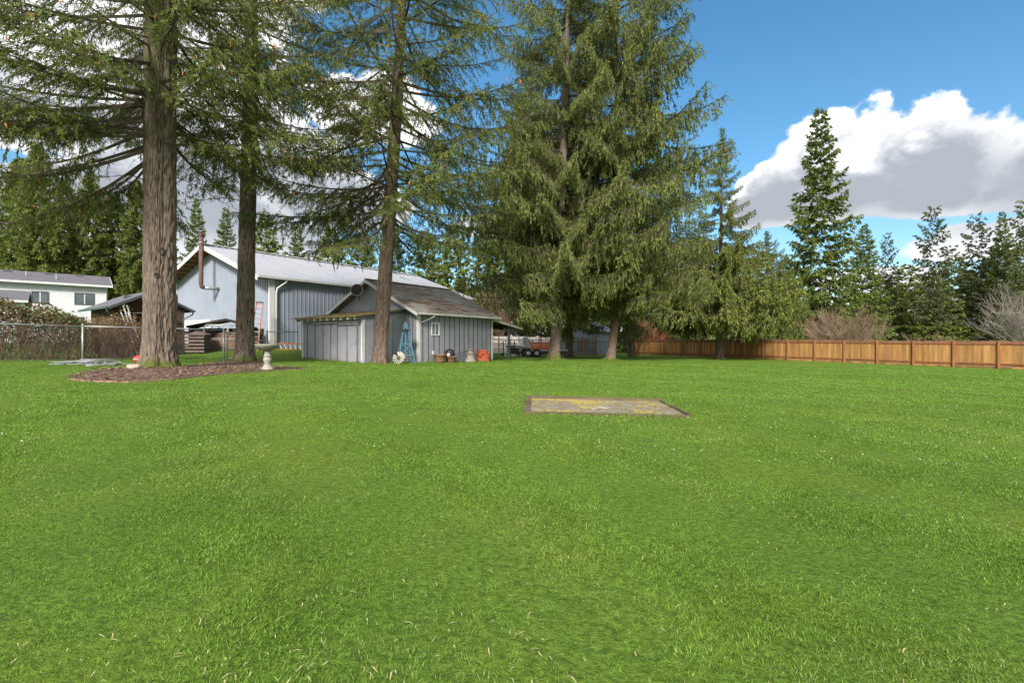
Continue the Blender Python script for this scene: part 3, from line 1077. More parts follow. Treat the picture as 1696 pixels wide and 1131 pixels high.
# ------------------------------------------------------------------ metal barn
def make_barn():
    C = (-16.03, 32.0, 0)
    b = thing('metal_barn', 'large pale blue metal barn with white trim and ribbed silver roof', 'barn', C, RZ)
    Wd, Ln, E0, E1, RY, RG = 15.3, 20.2, 5.35, 6.15, 8.2, 8.25
    bz = .15
    # walls with ribs
    def ribbed(length, zt, axis, flip, name, pos):
        m = MB()
        n = int(length / .30)
        for k in range(n):
            a = k * length / n
            w = length / n
            zz = [zt(a), zt(a + w * .18), zt(a + w)]
            if axis == 'y':                     # on gable x=pos, facing -x
                pts = [(pos, a), (pos - .03, a + w * .05), (pos - .03, a + w * .13), (pos, a + w * .18), (pos, a + w)]
            else:
                pts = [(a, pos), (a + w * .05, pos - .03), (a + w * .13, pos - .03), (a + w * .18, pos), (a + w, pos)]
            for (p, q) in zip(pts[:-1], pts[1:]):
                ap, aq = (p[1], q[1]) if axis == 'y' else (p[0], q[0])
                m.add([(p[0], p[1], bz), (q[0], q[1], bz), (q[0], q[1], zt(aq)), (p[0], p[1], zt(ap))], [(0, 1, 2, 3)])
        return m.build(name, M['barn_wall'], b)
    gz = lambda y: np.interp(y, [0, RY, Wd], [E0, RG, E1]) - .03
    ribbed(Wd, gz, 'y', 1, 'gable_wall', 0.0)
    ribbed(Ln, lambda x: E0 - .03, 'x', 1, 'wall', 0.0)
    MB().prism([(0, bz), (Wd, bz), (Wd, E1 - .05), (RY, RG - .05), (0, E0 - .05)], Ln - .1, Ln, 'x').build('gable_wall', M['barn_wall'], b)
    MB().bx(0, Ln, Wd - .1, Wd, bz, E1 - .05).build('wall', M['barn_wall'], b)
    # roof pitches with standing ribs
    OG, OE = .95, .30
    for (ya, za, yb, zb, nm) in ((-OE, E0 - OE * (RG - E0) / RY, RY, RG, 'roof'), (Wd + .5, E1 - .5 * (RG - E1) / (Wd - RY), RY, RG, 'roof')):
        r = MB().prism([(ya, za + .03), (yb, zb + .03), (yb, zb + .09), (ya, za + .09)], -OG, Ln + .3, 'x').build(nm, M['barn_roof'], b)
        n = 46
        dx, base = (Ln + .3 + OG) / n, None
        for k in range(n + 1):
            x = -OG + .02 + k * dx * .998
            MB().prism([(ya, za + .091), (yb, zb + .091), (yb, zb + .125), (ya, za + .125)], x - .02, x + .02, 'x').build('roof_rib', M['barn_roof'], r) if ya < 0 else None
        MB().prism([(ya, za - .20), (yb, zb - .20), (yb, zb + .13), (ya, za + .13)], -OG - .05, -OG - .002, 'x').build('rake_trim', M['trim_white'], b)
        MB().prism([(ya, za - .15), (yb, zb - .15), (yb, zb + .13), (ya, za + .13)], Ln + .302, Ln + .35, 'x').build('rake_trim', M['trim_white'], b)
        # outlookers below the gable overhang
        nk = 9
        for k in range(nk):
            t = (k + .5) / nk
            y, z = ya + (yb - ya) * t, za + (zb - za) * t
            MB().bar((-OG + .02, y, z - .08), (-.04, y, z - .08), .09, .18).build('outlooker', M['rafter'], b)
        MB().prism([(ya, za + .0), (yb, zb + .0), (yb, zb + .026), (ya, za + .026)], -OG, -.04, 'x').build('soffit', M['rafter'], b)
    MB().bar((-OG, RY, RG + .14), (Ln + .3, RY, RG + .14), .45, .05).build('ridge_cap', M['trim_white'], b)
    # corner trim, gutter, downspout
    m = MB().bx(-.06, .28, -.065, -.035, bz, E0 - .1)
    m.bx(-.065, -.035, -.03, .12, bz, E0 - .1)
    m.build('corner_trim', M['trim_white'], b)
    MB().bx(-.06, -.035, Wd - .15, Wd + .03, bz, E1 - .1).build('corner_trim', M['trim_white'], b)
    zg = E0 - OE * (RG - E0) / RY
    MB().bar((-OG, -OE - .07, zg + .05), (Ln + .3, -OE - .07, zg + .05), .12, .13).build('gutter', M['trim_aged'], b)
    MB().tube([(.95, -OE - .05, zg), (.95, -OE - .02, zg - .15), (.42, -.12, zg - .6), (.36, -.12, zg - .9), (.36, -.12, .35)], .06, 8).build('downspout', M['trim_white'], b, True)
    MB().bx(-.30, -.05, 8.6, Wd, bz, 2.15).build('base_panel', M['barn_base'], b)
    MB().bx(-.16, -.05, 8.6, Wd, 2.151, 2.8).build('base_panel', M['trim_white'], b)
    # stove pipe
    MB().tube([(-.04, 7.45, 5.05), (-1.05, 7.6, 5.06)], .13, 12).build('stove_pipe_elbow', M['galv'], b, True)
    p = MB().tube([(-.95, 7.6, 5.06), (-1.12, 7.62, 5.12), (-1.16, 7.62, 5.35), (-1.16, 7.62, 8.9)], .15, 14).build('stove_pipe', M['rust_pipe'], b, True)
    MB().tube([(-1.16, 7.62, 8.86), (-1.16, 7.62, 9.06)], [.2, .2], 14).build('pipe_cap', M['rust_pipe'], p)
    MB().tube([(-1.16, 7.62, 8.32), (-1.16, 7.62, 8.38)], [.19, .19], 14).build('pipe_band', M['galv'], p)
    return b


make_barn()


# ------------------------------------------------------------------ far white house with its garage
def make_house():
    d0 = 42.5
    x0 = W(0, d0)
    dirv = Vector((W(184, 47.6) - x0, 47.6 - d0, 0)).normalized()
    rz = math.atan2(dirv.y, dirv.x)
    h = thing('white_house', 'two storey white house with dark grey roof beyond the bramble', 'house', (x0, d0, g(x0, d0)), rz)
    xl, xr = -9.0, 7.25
    EV = 5.35
    # local x along the eave, local y away
    wall = MB().bx(xl, xr, 0, .15, -.3, EV).build('wall', M['house_white'], h)
    MB().prism([(.155, -.3), (8.2, -.3), (8.2, EV), (4.1, EV + 1.18), (.155, EV)], xr - .15, xr, 'x').build('gable_wall', M['house_white'], h)
    for k in range(26):
        z = .1 + k * .2
        MB().bx(xl, xr + .001, -.018, -.001, z, z + .17).build('siding_board', M['house_white'], wall)
    r = MB().prism([(-.45, EV - .12), (4.1, EV + 1.22), (4.1, EV + 1.37), (-.45, EV + .04)], xl - .3, xr + .35, 'x').build('roof', M['roof_dark'], h)
    MB().prism([(8.6, EV - .12), (4.102, EV + 1.22), (4.102, EV + 1.37), (8.6, EV + .04)], xl - .3, xr + .35, 'x').build('roof', M['roof_dark'], h)
    MB().bx(xl - .3, xr + .4, -.58, -.452, EV - .14, EV + .05).build('gutter', M['trim_white'], h)
    MB().prism([(-.45, EV - .16), (4.1, EV + 1.18), (4.1, EV + 1.36), (-.45, EV + .03)], xr + .352, xr + .40, 'x').build('rake_trim', M['trim_white'], h)
    for x, y in ((-1.2, 2.1), (1.55, 1.9), (3.6, 1.2)):
        z = EV + .04 + (y + .45) * .294
        MB().tube([(x, y, z - .05), (x, y, z + .42)], .06, 8).build('vent_pipe', M['galv'], r)
    for x in (.2, 3.0, 5.2):
        y = 3.4
        z = EV + .04 + (y + .45) * .294
        MB().box((x, y, z + .06), (.5, .4, .14)).build('roof_vent', M['roof_dark'], r)
    MB().tube([(xr - .05, -.4, EV - .1), (xr - .08, -.06, EV - .45), (xr - .08, -.06, 0)], .05, 8).build('downspout', M['trim_white'], h, True)
    wins = ((2.05, 3.0, 3.55, 4.45), (4.95, 6.2, 3.55, 4.5), (2.75, 3.95, 1.35, 2.35), (4.6, 5.6, 1.3, 2.3), (-1.6, -.4, 3.5, 4.4))
    for (a, b2, z0, z1) in wins:
        m = MB()
        m.bx(a - .1, b2 + .1, -.06, -.02, z1, z1 + .1)
        m.bx(a - .1, b2 + .1, -.06, -.02, z0 - .1, z0)
        m.bx(a - .1, a, -.06, -.02, z0 + .001, z1 - .001)
        m.bx(b2, b2 + .1, -.06, -.02, z0 + .001, z1 - .001)
        wn = m.build('window', M['slate_trim'] if z0 > 2.5 else M['trim_white'], h)
        c = (a + b2) / 2
        MB().bx(c - .04, c + .04, -.05, -.022, z0 + .003, z1 - .003).build('mullion', M['trim_white'], wn)
        for (p, q) in ((a, c - .041), (c + .041, b2)):
            MB().bx(p + .002, q - .002, -.035, -.022, z0 + .003, z1 - .003).build('pane', M['glass'], wn)
    # garage in front
    d1 = 36.0
    gx = W(38, d1)
    gh = thing('garage', 'low garage with dark grey roof in front of the white house', 'garage', (gx, d1, g(gx, d1)), rz)
    MB().bx(-9, 0, 0, 5, -.3, 3.0).build('wall', M['house_white'], gh)
    MB().prism([(-.4, 3.0), (2.6, 3.95), (2.6, 4.07), (-.4, 3.12)], -9, .3, 'x').build('roof', M['roof_dark'], gh)
    MB().prism([(5.4, 3.0), (2.602, 3.95), (2.602, 4.07), (5.4, 3.12)], -9, .3, 'x').build('roof', M['roof_dark'], gh)
    MB().bx(-9, .3, -.5, -.402, 2.98, 3.14).build('gutter', M['trim_white'], gh)


make_house()


# ------------------------------------------------------------------ brown hut behind the chain link fence
def make_hut():
    X, Y = -20.5, 25.0
    z0 = g(X + 1, Y + 1)
    h = thing('brown_hut', 'dark brown wooden hut with green gutter and open shelves on its front', 'hut', (X, Y, 0), RZ)
    EV, PK, Wd, Ln = 2.98, 3.72, 3.0, 4.3
    # gable in local y=0 plane, ridge runs along local y
    MB().prism([(0, z0 - .2), (Wd, z0 - .2), (Wd, EV), (Wd / 2, PK - .05), (0, EV)], 0, .07, 'y').build('gable_wall', M['hut_brown'], h)
    MB().prism([(0, z0 - .2), (Wd, z0 - .2), (Wd, EV), (Wd / 2, PK - .05), (0, EV)], Ln - .07, Ln, 'y').build('gable_wall', M['hut_brown'], h)
    MB().bx(0, .07, .072, Ln - .072, z0 - .2, EV).build('wall', M['hut_brown'], h)
    MB().bx(Wd - .07, Wd, .072, Ln - .072, z0 - .2, EV).build('wall', M['hut_brown'], h)
    sl = (PK - EV) / (Wd / 2)
    for sgn, e in ((1, -.42), (-1, Wd + .42)):
        ze = EV + .03 - .42 * sl
        MB().prism([(e, ze), (Wd / 2, PK + .03), (Wd / 2, PK + .11), (e, ze + .08)], -.45, Ln + .3, 'y').build('roof', M['roof_dark'], h)
        MB().prism([(e, ze - .07), (Wd / 2, PK - .04), (Wd / 2, PK + .10), (e, ze + .07)], -.50, -.452, 'y').build('rake_board', M['slate_trim'], h)
        MB().bar((e - sgn * .05, -.45, ze + .02), (e - sgn * .05, Ln + .3, ze + .02), .1, .1).build('gutter', M['green_trim'] if sgn == 1 else M['slate_trim'], h)
        xs = .03 if sgn == 1 else Wd - .03
        MB().tube([(e - sgn * .05, -.3, ze), (e, -.28, ze - .18), (xs - sgn * .09, -.05, ze - .45), (xs - sgn * .09, -.05, z0)], .04, 8).build('downspout', M['green_trim'] if sgn == 1 else M['slate_trim'], h, True)
    MB().box((Wd / 2 - .7, 1.2, PK - .18), (.35, .3, .14)).build('roof_vent', M['roof_dark'], h)
    # boards on the side wall
    for k in range(12):
        MB().bx(-.02, -.001, .1 + k * .35, .42 + k * .35, z0 - .1, EV - .05).build('board', M['hut_brown'], h)
    # shelves on the front
    MB().bx(.42, 2.2, -.012, -.002, z0 + .3, 2.62).build('shelf_back', M['hut_dark'], h)
    for k, z in enumerate((2.58, 2.12, 1.72, 1.3, .85, .5)):
        MB().bx(.38, 2.3, -.42, -.013, z, z + .045).build('shelf', M['old_wood'] if k % 2 == 0 else M['hut_brown'], h)
    for x in (.38, .98, 1.6, 2.26):
        MB().bx(x, x + .06, -.45, -.421, z0 - .05, 2.66).build('shelf_post', M['hut_brown'], h)
    MB().bx(Wd + .005, Wd + .09, -.06, .06, z0 - .1, EV - .1).build('corner_board', M['slate_trim'], h)
    # old tools leaning on the shelves: a metal ladder and a pair of boards
    def P(x, y, z):
        q = Vector((X, Y, 0)) + U * x + Vv * y
        q.z = z
        return q
    lad = thing('metal_ladder', 'narrow silver metal ladder leaning against the brown hut', 'ladder', P(.5, -1.3, z0))
    b0, b1 = P(.62, -1.25, z0 + .0), P(.05, -.55, z0 + 2.35)
    off = U * .30
    for sgn in (0, 1):
        o = MB().bar(b0 + off * sgn, b1 + off * sgn, .05, .05).build('side_rail', M['alu'], lad)
        o.matrix_parent_inverse = Matrix.Translation(-lad.location)
    for k in range(7):
        q = b0.lerp(b1, .1 + k * .13)
        o = MB().bar(q, q + off, .03, .03).build('rung', M['alu'], lad)
        o.matrix_parent_inverse = Matrix.Translation(-lad.location)
    bl = thing('metal_channel', 'pair of bright metal channels hung at the corner of the brown hut', 'metal channel', P(.3, -.6, 2.3))
    for k in (0, 1):
        o = MB().bar(P(.15 + k * .16, -.55, 2.95), P(.40 + k * .16, -.60, 1.95), .13, .05).build('channel', M['alu'], bl)
        o.matrix_parent_inverse = Matrix.Translation(-bl.location)


make_hut()


def wparent(o, t):
    """parent a mesh given in world coordinates"""
    o.parent = t
    t_m = Matrix.Translation(t.location) @ Euler(t.rotation_euler).to_matrix().to_4x4()
    o.matrix_parent_inverse = t_m.inverted()
    return o


# ------------------------------------------------------------------ chain link fences
def wire_mesh(a, b, h, gap, r, t, m, name='wire_mesh'):
    """woven wire between two points on the ground: two families of slanting wires"""
    a, b = Vector(a), Vector(b)
    L_ = (b - a).length
    d = (b - a) / L_
    mm = MB()
    nrm = d.cross(Vector((0, 0, 1))).normalized()

    def seg(p, q, off):
        dd = (q - p).normalized()
        s = dd.cross(nrm).normalized() * r
        o = nrm * off
        mm.add([p - s + o, p + s + o, q + s + o, q - s + o], [(0, 1, 2, 3)])
    n = int((L_ + h) / gap)
    for k in range(n):
        c = -h + k * gap
        for sgn in (1, -1):
            s0, s1 = c, c + h
            z0, z1 = (0, h) if sgn == 1 else (h, 0)
            t0 = max(0, (0 - s0) / h)
            t1 = min(1, (L_ - s0) / h)
            if t1 <= t0:
                continue
            p = a + d * (s0 + h * t0) + Vector((0, 0, z0 + (z1 - z0) * t0))
            q = a + d * (s0 + h * t1) + Vector((0, 0, z0 + (z1 - z0) * t1))
            seg(p, q, .006 * sgn)
    return wparent(mm.build(name, m), t)


def make_chain_fence():
    pts = [(-26.5, 13.6), (-22.3, 16.9), (-18.13, 20.4), (-16.25, 22.5), (-14.62, 24.5)]
    t = thing('chain_link_fence', 'galvanised chain link fence in front of the bramble and the brown hut', 'fence', (-18.13, 20.4, g(-18.13, 20.4)))
    hh = 1.5
    for i, (x, y) in enumerate(pts):
        z = g(x, y)
        wparent(MB().tube([(x, y, z - .1), (x, y, z + hh + .05)], .038 if i < 4 else .05, 10).build('post', M['galv'], None, True), t)
        wparent(MB().lathe([(.05, -.02), (.05, .02), (.02, .05)], (x, y, z + hh + .06), 10).build('post_cap', M['galv'], None, True), t)
    for a, b in zip(pts[:-1], pts[1:]):
        za, zb = g(*a), g(*b)
        wparent(MB().tube([(a[0], a[1], za + hh), (b[0], b[1], zb + hh)], .026, 8).build('top_rail', M['galv'], None, True), t)
        wire_mesh((a[0], a[1], za + .03), (b[0], b[1], zb + .03), hh - .05, .095, .0017, t, M['galv_dark'])
    # gate
    a, b = Vector((-14.5, 24.62, 0)), Vector((-13.1, 25.45, 0))
    za, zb = g(a.x, a.y), g(b.x, b.y)
    gt = thing('chain_link_gate', 'narrow metal gate with three rails hinged on the chain link fence post', 'gate', (a.x, a.y, za))
    for (p, z) in ((a, za), (b, zb)):
        wparent(MB().tube([(p.x, p.y, z + .02), (p.x, p.y, z + 1.42)], .03, 8).build('gate_upright', M['galv_dark'], None, True), gt)
    for zh in (.08, .58, .98, 1.36):
        wparent(MB().tube([(a.x, a.y, za + zh), (b.x, b.y, zb + zh)], .024, 8).build('gate_rail', M['galv'], None, True), gt)
    wire_mesh((a.x, a.y, za + .08), (b.x, b.y, zb + .08), 1.28, .095, .0017, gt, M['galv_dark'])
    # short run to the lean-to
    t2 = thing('chain_link_fence', 'short run of chain link fence between the gate and the lean-to', 'fence', (-12.95, 25.5, g(-12.95, 25.5)))
    q = [(-12.95, 25.5), (-11.75, 26.45)]
    for (x, y) in q:
        z = g(x, y)
        wparent(MB().tube([(x, y, z - .1), (x, y, z + 1.55)], .035, 8).build('post', M['galv'], None, True), t2)
    za, zb = g(*q[0]), g(*q[1])
    wparent(MB().tube([(*q[0], za + 1.48), (*q[1], zb + 1.48)], .026, 8).build('top_rail', M['galv'], None, True), t2)
    wire_mesh((*q[0], za + .03), (*q[1], zb + .03), 1.42, .095, .0017, t2, M['galv_dark'])
    # the far one behind the carport
    t3 = thing('far_chain_link_fence', 'dark chain link fence crossing behind the mossy trunk and the carport', 'fence', (W(882, 42), 42, g(W(882, 42), 42)))
    pp = [(W(800, 39), 39), (W(845, 40.8), 40.8), (W(882, 42), 42), (W(930, 43.5), 43.5), (W(985, 45.2), 45.2), (W(1050, 47), 47)]
    for (x, y) in pp:
        z = g(x, y)
        wparent(MB().tube([(x, y, z - .1), (x, y, z + 1.42)], .045, 8).build('post', M['galv_dark'], None, True), t3)
    for a, b in zip(pp[:-1], pp[1:]):
        za, zb = g(*a), g(*b)
        wparent(MB().tube([(*a, za + 1.38), (*b, zb + 1.38)], .03, 8).build('top_rail', M['galv_dark'], None, True), t3)
        wire_mesh((*a, za + .05), (*b, zb + .05), 1.32, .11, .0035, t3, M['galv_dark'])


make_chain_fence()


# ------------------------------------------------------------------ cedar board fence on the boundary
def make_board_fence():
    A = Vector((31.7, 29.9, 0))
    D = Vector((-16.8, 26.1, 0)).normalized()
    nrm = Vector((-D.y, D.x, 0))                # towards the camera side?
    if nrm.dot(-A) < 0:
        nrm = -nrm
    t = thing('board_fence', 'orange brown cedar board fence with red brown posts along the lawn', 'fence', (A.x, A.y, g(A.x, A.y)))
    bay = 2.2
    s0 = 1.1 - bay * 2
    nb = 16
    H = 1.83
    rz = math.atan2(D.y, D.x)
    rnd = random.Random(3)
    # shared picket shapes: dog-eared boards with a weathered top
    pm = []
    for k in range(5):
        w = .143
        h = H - .01 - rnd.uniform(0, .06)
        m = MB()
        m.prism([(-w / 2, .02), (w / 2, .02), (w / 2, h - .19), (-w / 2, h - .19)], -.009, .009, 'y')
        m.mi = 1
        m.prism([(-w / 2, h - .188), (w / 2, h - .188), (w / 2, h - .03), (w / 2 - .03, h), (-w / 2 + .03, h), (-w / 2, h - .03)], -.0095, .0095, 'y')
        pm.append(m.mesh('picket', [M['picket'], M['picket_top']]))
    for i in range(nb + 1):
        p = A + D * (s0 + bay * i)
        z = g(p.x, p.y)
        q = p + nrm * .085
        wparent(MB().box((q.x, q.y, z + .88), (.11, .10, 1.80), (0, 0, rz)).build('post', M['fence_post'], None), t)
        if i == nb:
            break
        p2 = A + D * (s0 + bay * (i + 1))
        z2 = g(p2.x, p2.y)
        for zh, hh, off in ((1.60, .10, .035), (.30, .10, .035)):
            a = p + nrm * off + D * .0
            b = p2 + nrm * off
            wparent(MB().bar((a.x, a.y, z + zh), (b.x, b.y, z2 + zh), .045, hh).build('rail', M['fence_rail'], None), t)
        a, b = p + nrm * .012, p2 + nrm * .012
        wparent(MB().bar((a.x, a.y, z + .07), (b.x, b.y, z2 + .07), .006, .14).build('kick_board', M['picket'], None), t)
        n = 15
        for k in range(n):
            q = p + D * (bay * (k + .5) / n) - nrm * (.002 + .004 * rnd.random())
            zz = z + (z2 - z) * (k + .5) / n
            o = link('picket', pm[rnd.randrange(5)], None, (q.x, q.y, zz - .01 + rnd.uniform(-.008, .008)), (0, rnd.uniform(-.006, .006), rz))
            wparent(o, t)


make_board_fence()


# ------------------------------------------------------------------ framed slab in the lawn
def make_slab():
    zc = 0.0
    XX, YY = np.meshgrid(np.linspace(.2, 2.9, 40), np.linspace(7.3, 9.6, 40))
    lift0 = float(np.max(G(XX, YY) + .0175 * XX + .003 * YY)) + .004
    zs_ = lambda x, y: -.0175 * x - .003 * y + lift0
    zc = zs_(1.5, 8.4)
    cx = sum(p[0] for p in SLAB) / 4
    cy = sum(p[1] for p in SLAB) / 4
    t = thing('paved_pad', 'square weathered pad with mossy surface inside a sunken timber frame', 'pad', (cx, cy, zc))
    nx, ny = 34, 30
    V, F = [], []
    S = [Vector(p) for p in SLAB]
    for j in range(ny + 1):
        for i in range(nx + 1):
            a, b = i / nx, j / ny
            p = (S[0] * (1 - a) + S[1] * a) * (1 - b) + (S[3] * (1 - a) + S[2] * a) * b
            V.append((p.x, p.y, zs_(p.x, p.y) - .004 + .016 * float(vnoise(p.x * 4, p.y * 4, 4)) + .012 * float(vnoise(p.x * 15, p.y * 15, 6))))
    for j in range(ny):
        for i in range(nx):
            k = j * (nx + 1) + i
            F.append((k, k + 1, k + nx + 2, k + nx + 1))
    o = link('pad_surface', bulk('pad_surface', np.array(V), np.array(F), M['slab'], smooth=True))
    wparent(o, t)
    for k in range(4):
        a, b = SLAB[k], SLAB[(k + 1) % 4]
        lift = (.0, .012, .035, .012)[k]
        w = (.03, .05, .05, .10)[k]
        wparent(MB().bar((a[0], a[1], zs_(*a) - .022 + lift), (b[0], b[1], zs_(*b) - .022 + lift), w, .10).build('frame_board', M['frame_wood'], None), t)
    # moss cushions and leaf scraps
    n = 4200
    x = .36 + 2.4 * rng.uniform(0, 1, n) ** 1.25
    y = 9.4 - 1.85 * rng.uniform(0, 1, n) ** 1.5
    k = vnoise(x * 2.2, y * 2.2, 9) + (y - 7.5) * .16 - (x - .4) * .05 > .40
    m = MB()
    for xx, yy in zip(x[k], y[k]):
        r = random.uniform(.006, .026)
        m.lathe([(r, 0), (r * .8, r * .3), (r * .3, r * .45)], (xx, yy, zs_(xx, yy) + .002), 6)
    o = wparent(m.build('moss', mat('yellow_moss', [(.23, .18, .032), (.36, .285, .065)], scale=9, rough=.95, bump=.5), None, True), t)
    o['kind'] = 'stuff'
    pts = []
    for k in range(14):
        s = k / 13
        pts.append((1.30 + .42 * s, 7.85 + .18 * math.sin(s * 2.5) + (s > .75) * (s - .75) * 5.2, zc + .03 + .012 * math.sin(s * 5)))
    tag(MB().tube(pts, .005, 6).build('garden_twine', M['trim_white'], None, True), 'thin pale cord curling across the mossy pad', 'cord')


make_slab()


# ------------------------------------------------------------------ bird bath, stone, ball, pipes
def make_birdbath():
    x, y = -8.28, 16.35
    z = g(x, y) + .03
    t = thing('bird_bath', 'round concrete bird bath on a turned pedestal beside the fir trunk', 'bird bath', (x, y, z))
    MB().lathe([(.20, 0), (.20, .05), (.17, .07), (.15, .10), (.11, .16), (.09, .19)], n=24).build('base', M['concrete'], t, True)
    MB().lathe([(.09, .191), (.10, .21), (.085, .23), (.115, .28), (.135, .34), (.125, .40), (.10, .43), (.10, .45), (.125, .46), (.125, .48), (.095, .50), (.085, .58), (.10, .64)], n=24).build('pedestal', M['concrete'], t, True)
    MB().lathe([(.10, .641), (.18, .67), (.28, .73), (.36, .80), (.385, .845), (.385, .875), (.35, .875), (.34, .85), (.27, .80), (.15, .765), (.02, .755)], n=36).build('bowl', M['concrete_dark'], t, True)
    m = MB()
    for _ in range(70):
        a, r = random.uniform(0, 6.28), .25 * math.sqrt(random.random())
        m.box((r * math.cos(a), r * math.sin(a), .79 + .25 * r * r + random.uniform(0, .02)), (random.uniform(.03, .09), .02, .008), (random.uniform(-.4, .4), random.uniform(-.4, .4), random.uniform(0, 3)))
    o = m.build('leaf_litter', M['debris'], t)
    o['kind'] = 'stuff'


make_birdbath()


def rock(name, loc, s, m, label, cat, seed=1, rz=0.0):
    bm = bmesh.new()
    bmesh.ops.create_icosphere(bm, subdivisions=2, radius=1)
    rr = random.Random(seed)
    for v in bm.verts:
        n = v.co.normalized()
        k = 1 + .18 * math.sin(n.x * 4 + seed) * math.sin(n.y * 5) + rr.uniform(-.05, .05)
        v.co = Vector((max(-.8, min(.8, n.x * k)) * s[0], max(-.8, min(.8, n.y * k)) * s[1], max(-.4, min(.75, n.z * k)) * s[2]))
    me = bpy.data.meshes.new(name)
    bm.to_mesh(me)
    bm.free()
    me.materials.append(m)
    o = link(name, me, None, loc, (0, 0, rz))
    return tag(o, label, cat)


x, y = -11.55, 14.75
rock('flat_stone', (x, y, g(x, y) + .10), (.22, .14, .11), M['stone'], 'pale pinkish stone at the foot of the big double trunk', 'stone', 4, .4)


def make_ball():
    x, y = -15.4, 19.9
    z = g(x, y)
    t = thing('red_ball', 'red rubber ball lying in the grass left of the double trunk'.replace(' left of', ' beside'), 'ball', (x, y, z))
    MB().lathe([(.02, .0), (.09, .02), (.15, .08), (.17, .16), (.15, .24), (.09, .30), (.02, .325)], n=20).build('shell', M['red_rubber'], t, True)
    MB().lathe([(.173, .145), (.176, .16), (.173, .175)], n=20).build('seam_band', M['trim_white'], t, True)


make_ball()


def make_pipes():
    rnd = random.Random(5)
    cx, cy = -15.6, 17.9
    for k in range(44):
        x = cx + rnd.uniform(-1.05, 1.05)
        y = cy + rnd.uniform(-.5, .5)
        a = rnd.gauss(0.25, .75)
        L_ = rnd.uniform(.35, 1.3)
        z = g(x, y) + .03 + rnd.uniform(0, .20) * (1 - abs(x - cx) / 1.6)
        d = Vector((math.cos(a), math.sin(a), rnd.uniform(-.05, .05)))
        p0, p1 = Vector((x, y, z)) - d * L_ / 2, Vector((x, y, z)) + d * L_ / 2
        p0.z = max(p0.z, g(p0.x, p0.y) + .03)
        p1.z = max(p1.z, g(p1.x, p1.y) + .03)
        m = MB()
        if k % 5 == 0:
            e = p1 + Vector((rnd.uniform(-.1, .1), rnd.uniform(-.3, -.1), .0))
            e.z = max(g(e.x, e.y) + .02, e.z - .12)
            m.tube([p0, p1, e], .014, 6)
        else:
            m.tube([p0, p1], .010 + .004 * (k % 3), 6)
        o = m.build('metal_pipe', M['pipe_grey'] if k % 3 else M['galv_dark'], None, True)
        tag(o, 'silver metal tube in the heap on the grass by the chain link fence', 'pipe', 'heap of metal tubes on the grass')


make_pipes()


# ------------------------------------------------------------------ things in front of the barn
def make_compost():
    x, y = W(362, 29.5), 29.5
    z = g(x, y)
    t = thing('compost_shelter', 'dark low lean-to heaped with dead branches between barn and gate', 'shelter', (x, y, z), R(20))
    MB().prism([(-1.6, 1.45), (.45, 1.92), (1.9, 1.45), (1.9, 1.33), (.45, 1.78), (-1.6, 1.33)], -.4, 1.6, 'y').build('roof', M['hut_dark'], t)
    for xx in (-1.5, .5, 2.2):
        MB().bx(xx - .05, xx + .05, -.05, .05, -.1, 1.35).build('post', M['old_wood'], t)
    MB().bx(-1.6, 2.3, 1.45, 1.55, -.1, 1.36).build('back_wall', M['hut_dark'], t)
    MB().bx(-1.6, -1.52, .1, 1.4, -.1, 1.36).build('side_wall', M['hut_dark'], t)
    V = []
    m = MB()
    rnd = random.Random(9)
    for k in range(150):
        a = Vector((rnd.uniform(-1.3, 2.1), rnd.uniform(.0, 1.2), rnd.uniform(.05, 1.4)))
        d = Vector((rnd.gauss(0, 1), rnd.gauss(0, .5), rnd.gauss(0, .35))).normalized() * rnd.uniform(.2, .7)
        m.tube([a - d * .5, a + d * .5 + Vector((0, 0, rnd.uniform(-.06, .03)))], rnd.uniform(.008, .022), 4)
    o = m.build('dead_branches', M['twig_pale'], t)
    o['kind'] = 'stuff'
    m = MB()
    m.lathe([(1.25, -.1), (1.2, .3), (1.0, .7), (.6, 1.05), (.1, 1.2)], (.4, .75, 0), 18, wob=.12)
    m.build('heap', M['debris'], t, True)
    # bent metal frame in front of it
    fx, fy = W(338, 28.3), 28.3
    f = thing('tubular_frame', 'pale bent tube frame standing before the heap of dead branches', 'frame', (fx, fy, g(fx, fy)))
    MB().tube([(0, 0, 0), (0, 0, 1.45), (.05, 0, 1.55), (.15, 0, 1.6), (2.4, .3, 1.6)], .035, 8).build('hoop', M['galv'], f, True)
    MB().tube([(.1, .02, .8), (2.4, .3, .8)], .025, 8).build('cross_bar', M['galv'], f, True)
    MB().tube([(1.0, .13, 1.58), (1.25, .16, 0)], .025, 8).build('upright', M['galv'], f, True)
    MB().tube([(2.35, .3, 1.6), (2.4, .3, 0)], .03, 8).build('upright', M['galv'], f, True)
    # pallet stack
    px, py = W(317, 28.0), 28.0
    p = thing('pallet_stack', 'low stack of weathered pallets beside the brown hut', 'pallets', (px, py, g(px, py)), R(12))
    for k in range(5):
        for j in range(3):
            MB().bx(-.85, .85, -.5 + j * .42, -.38 + j * .42, .04 + k * .2, .12 + k * .2).build('bearer', M['pallet'], p)
        for j in range(5):
            MB().bx(-.85 + random.uniform(-.02, .02), .85, -.52 + j * .22, -.36 + j * .22, .122 + k * .2, .15 + k * .2).build('slat', M['pallet'], p)
    MB().prism([(-.9, 1.06), (-.4, 1.26), (0, 1.1), (.45, 1.26), (.9, 1.06), (.9, 1.02), (-.9, 1.02)], -.5, .5, 'y').build('cover', M['pallet'], p)


make_compost()


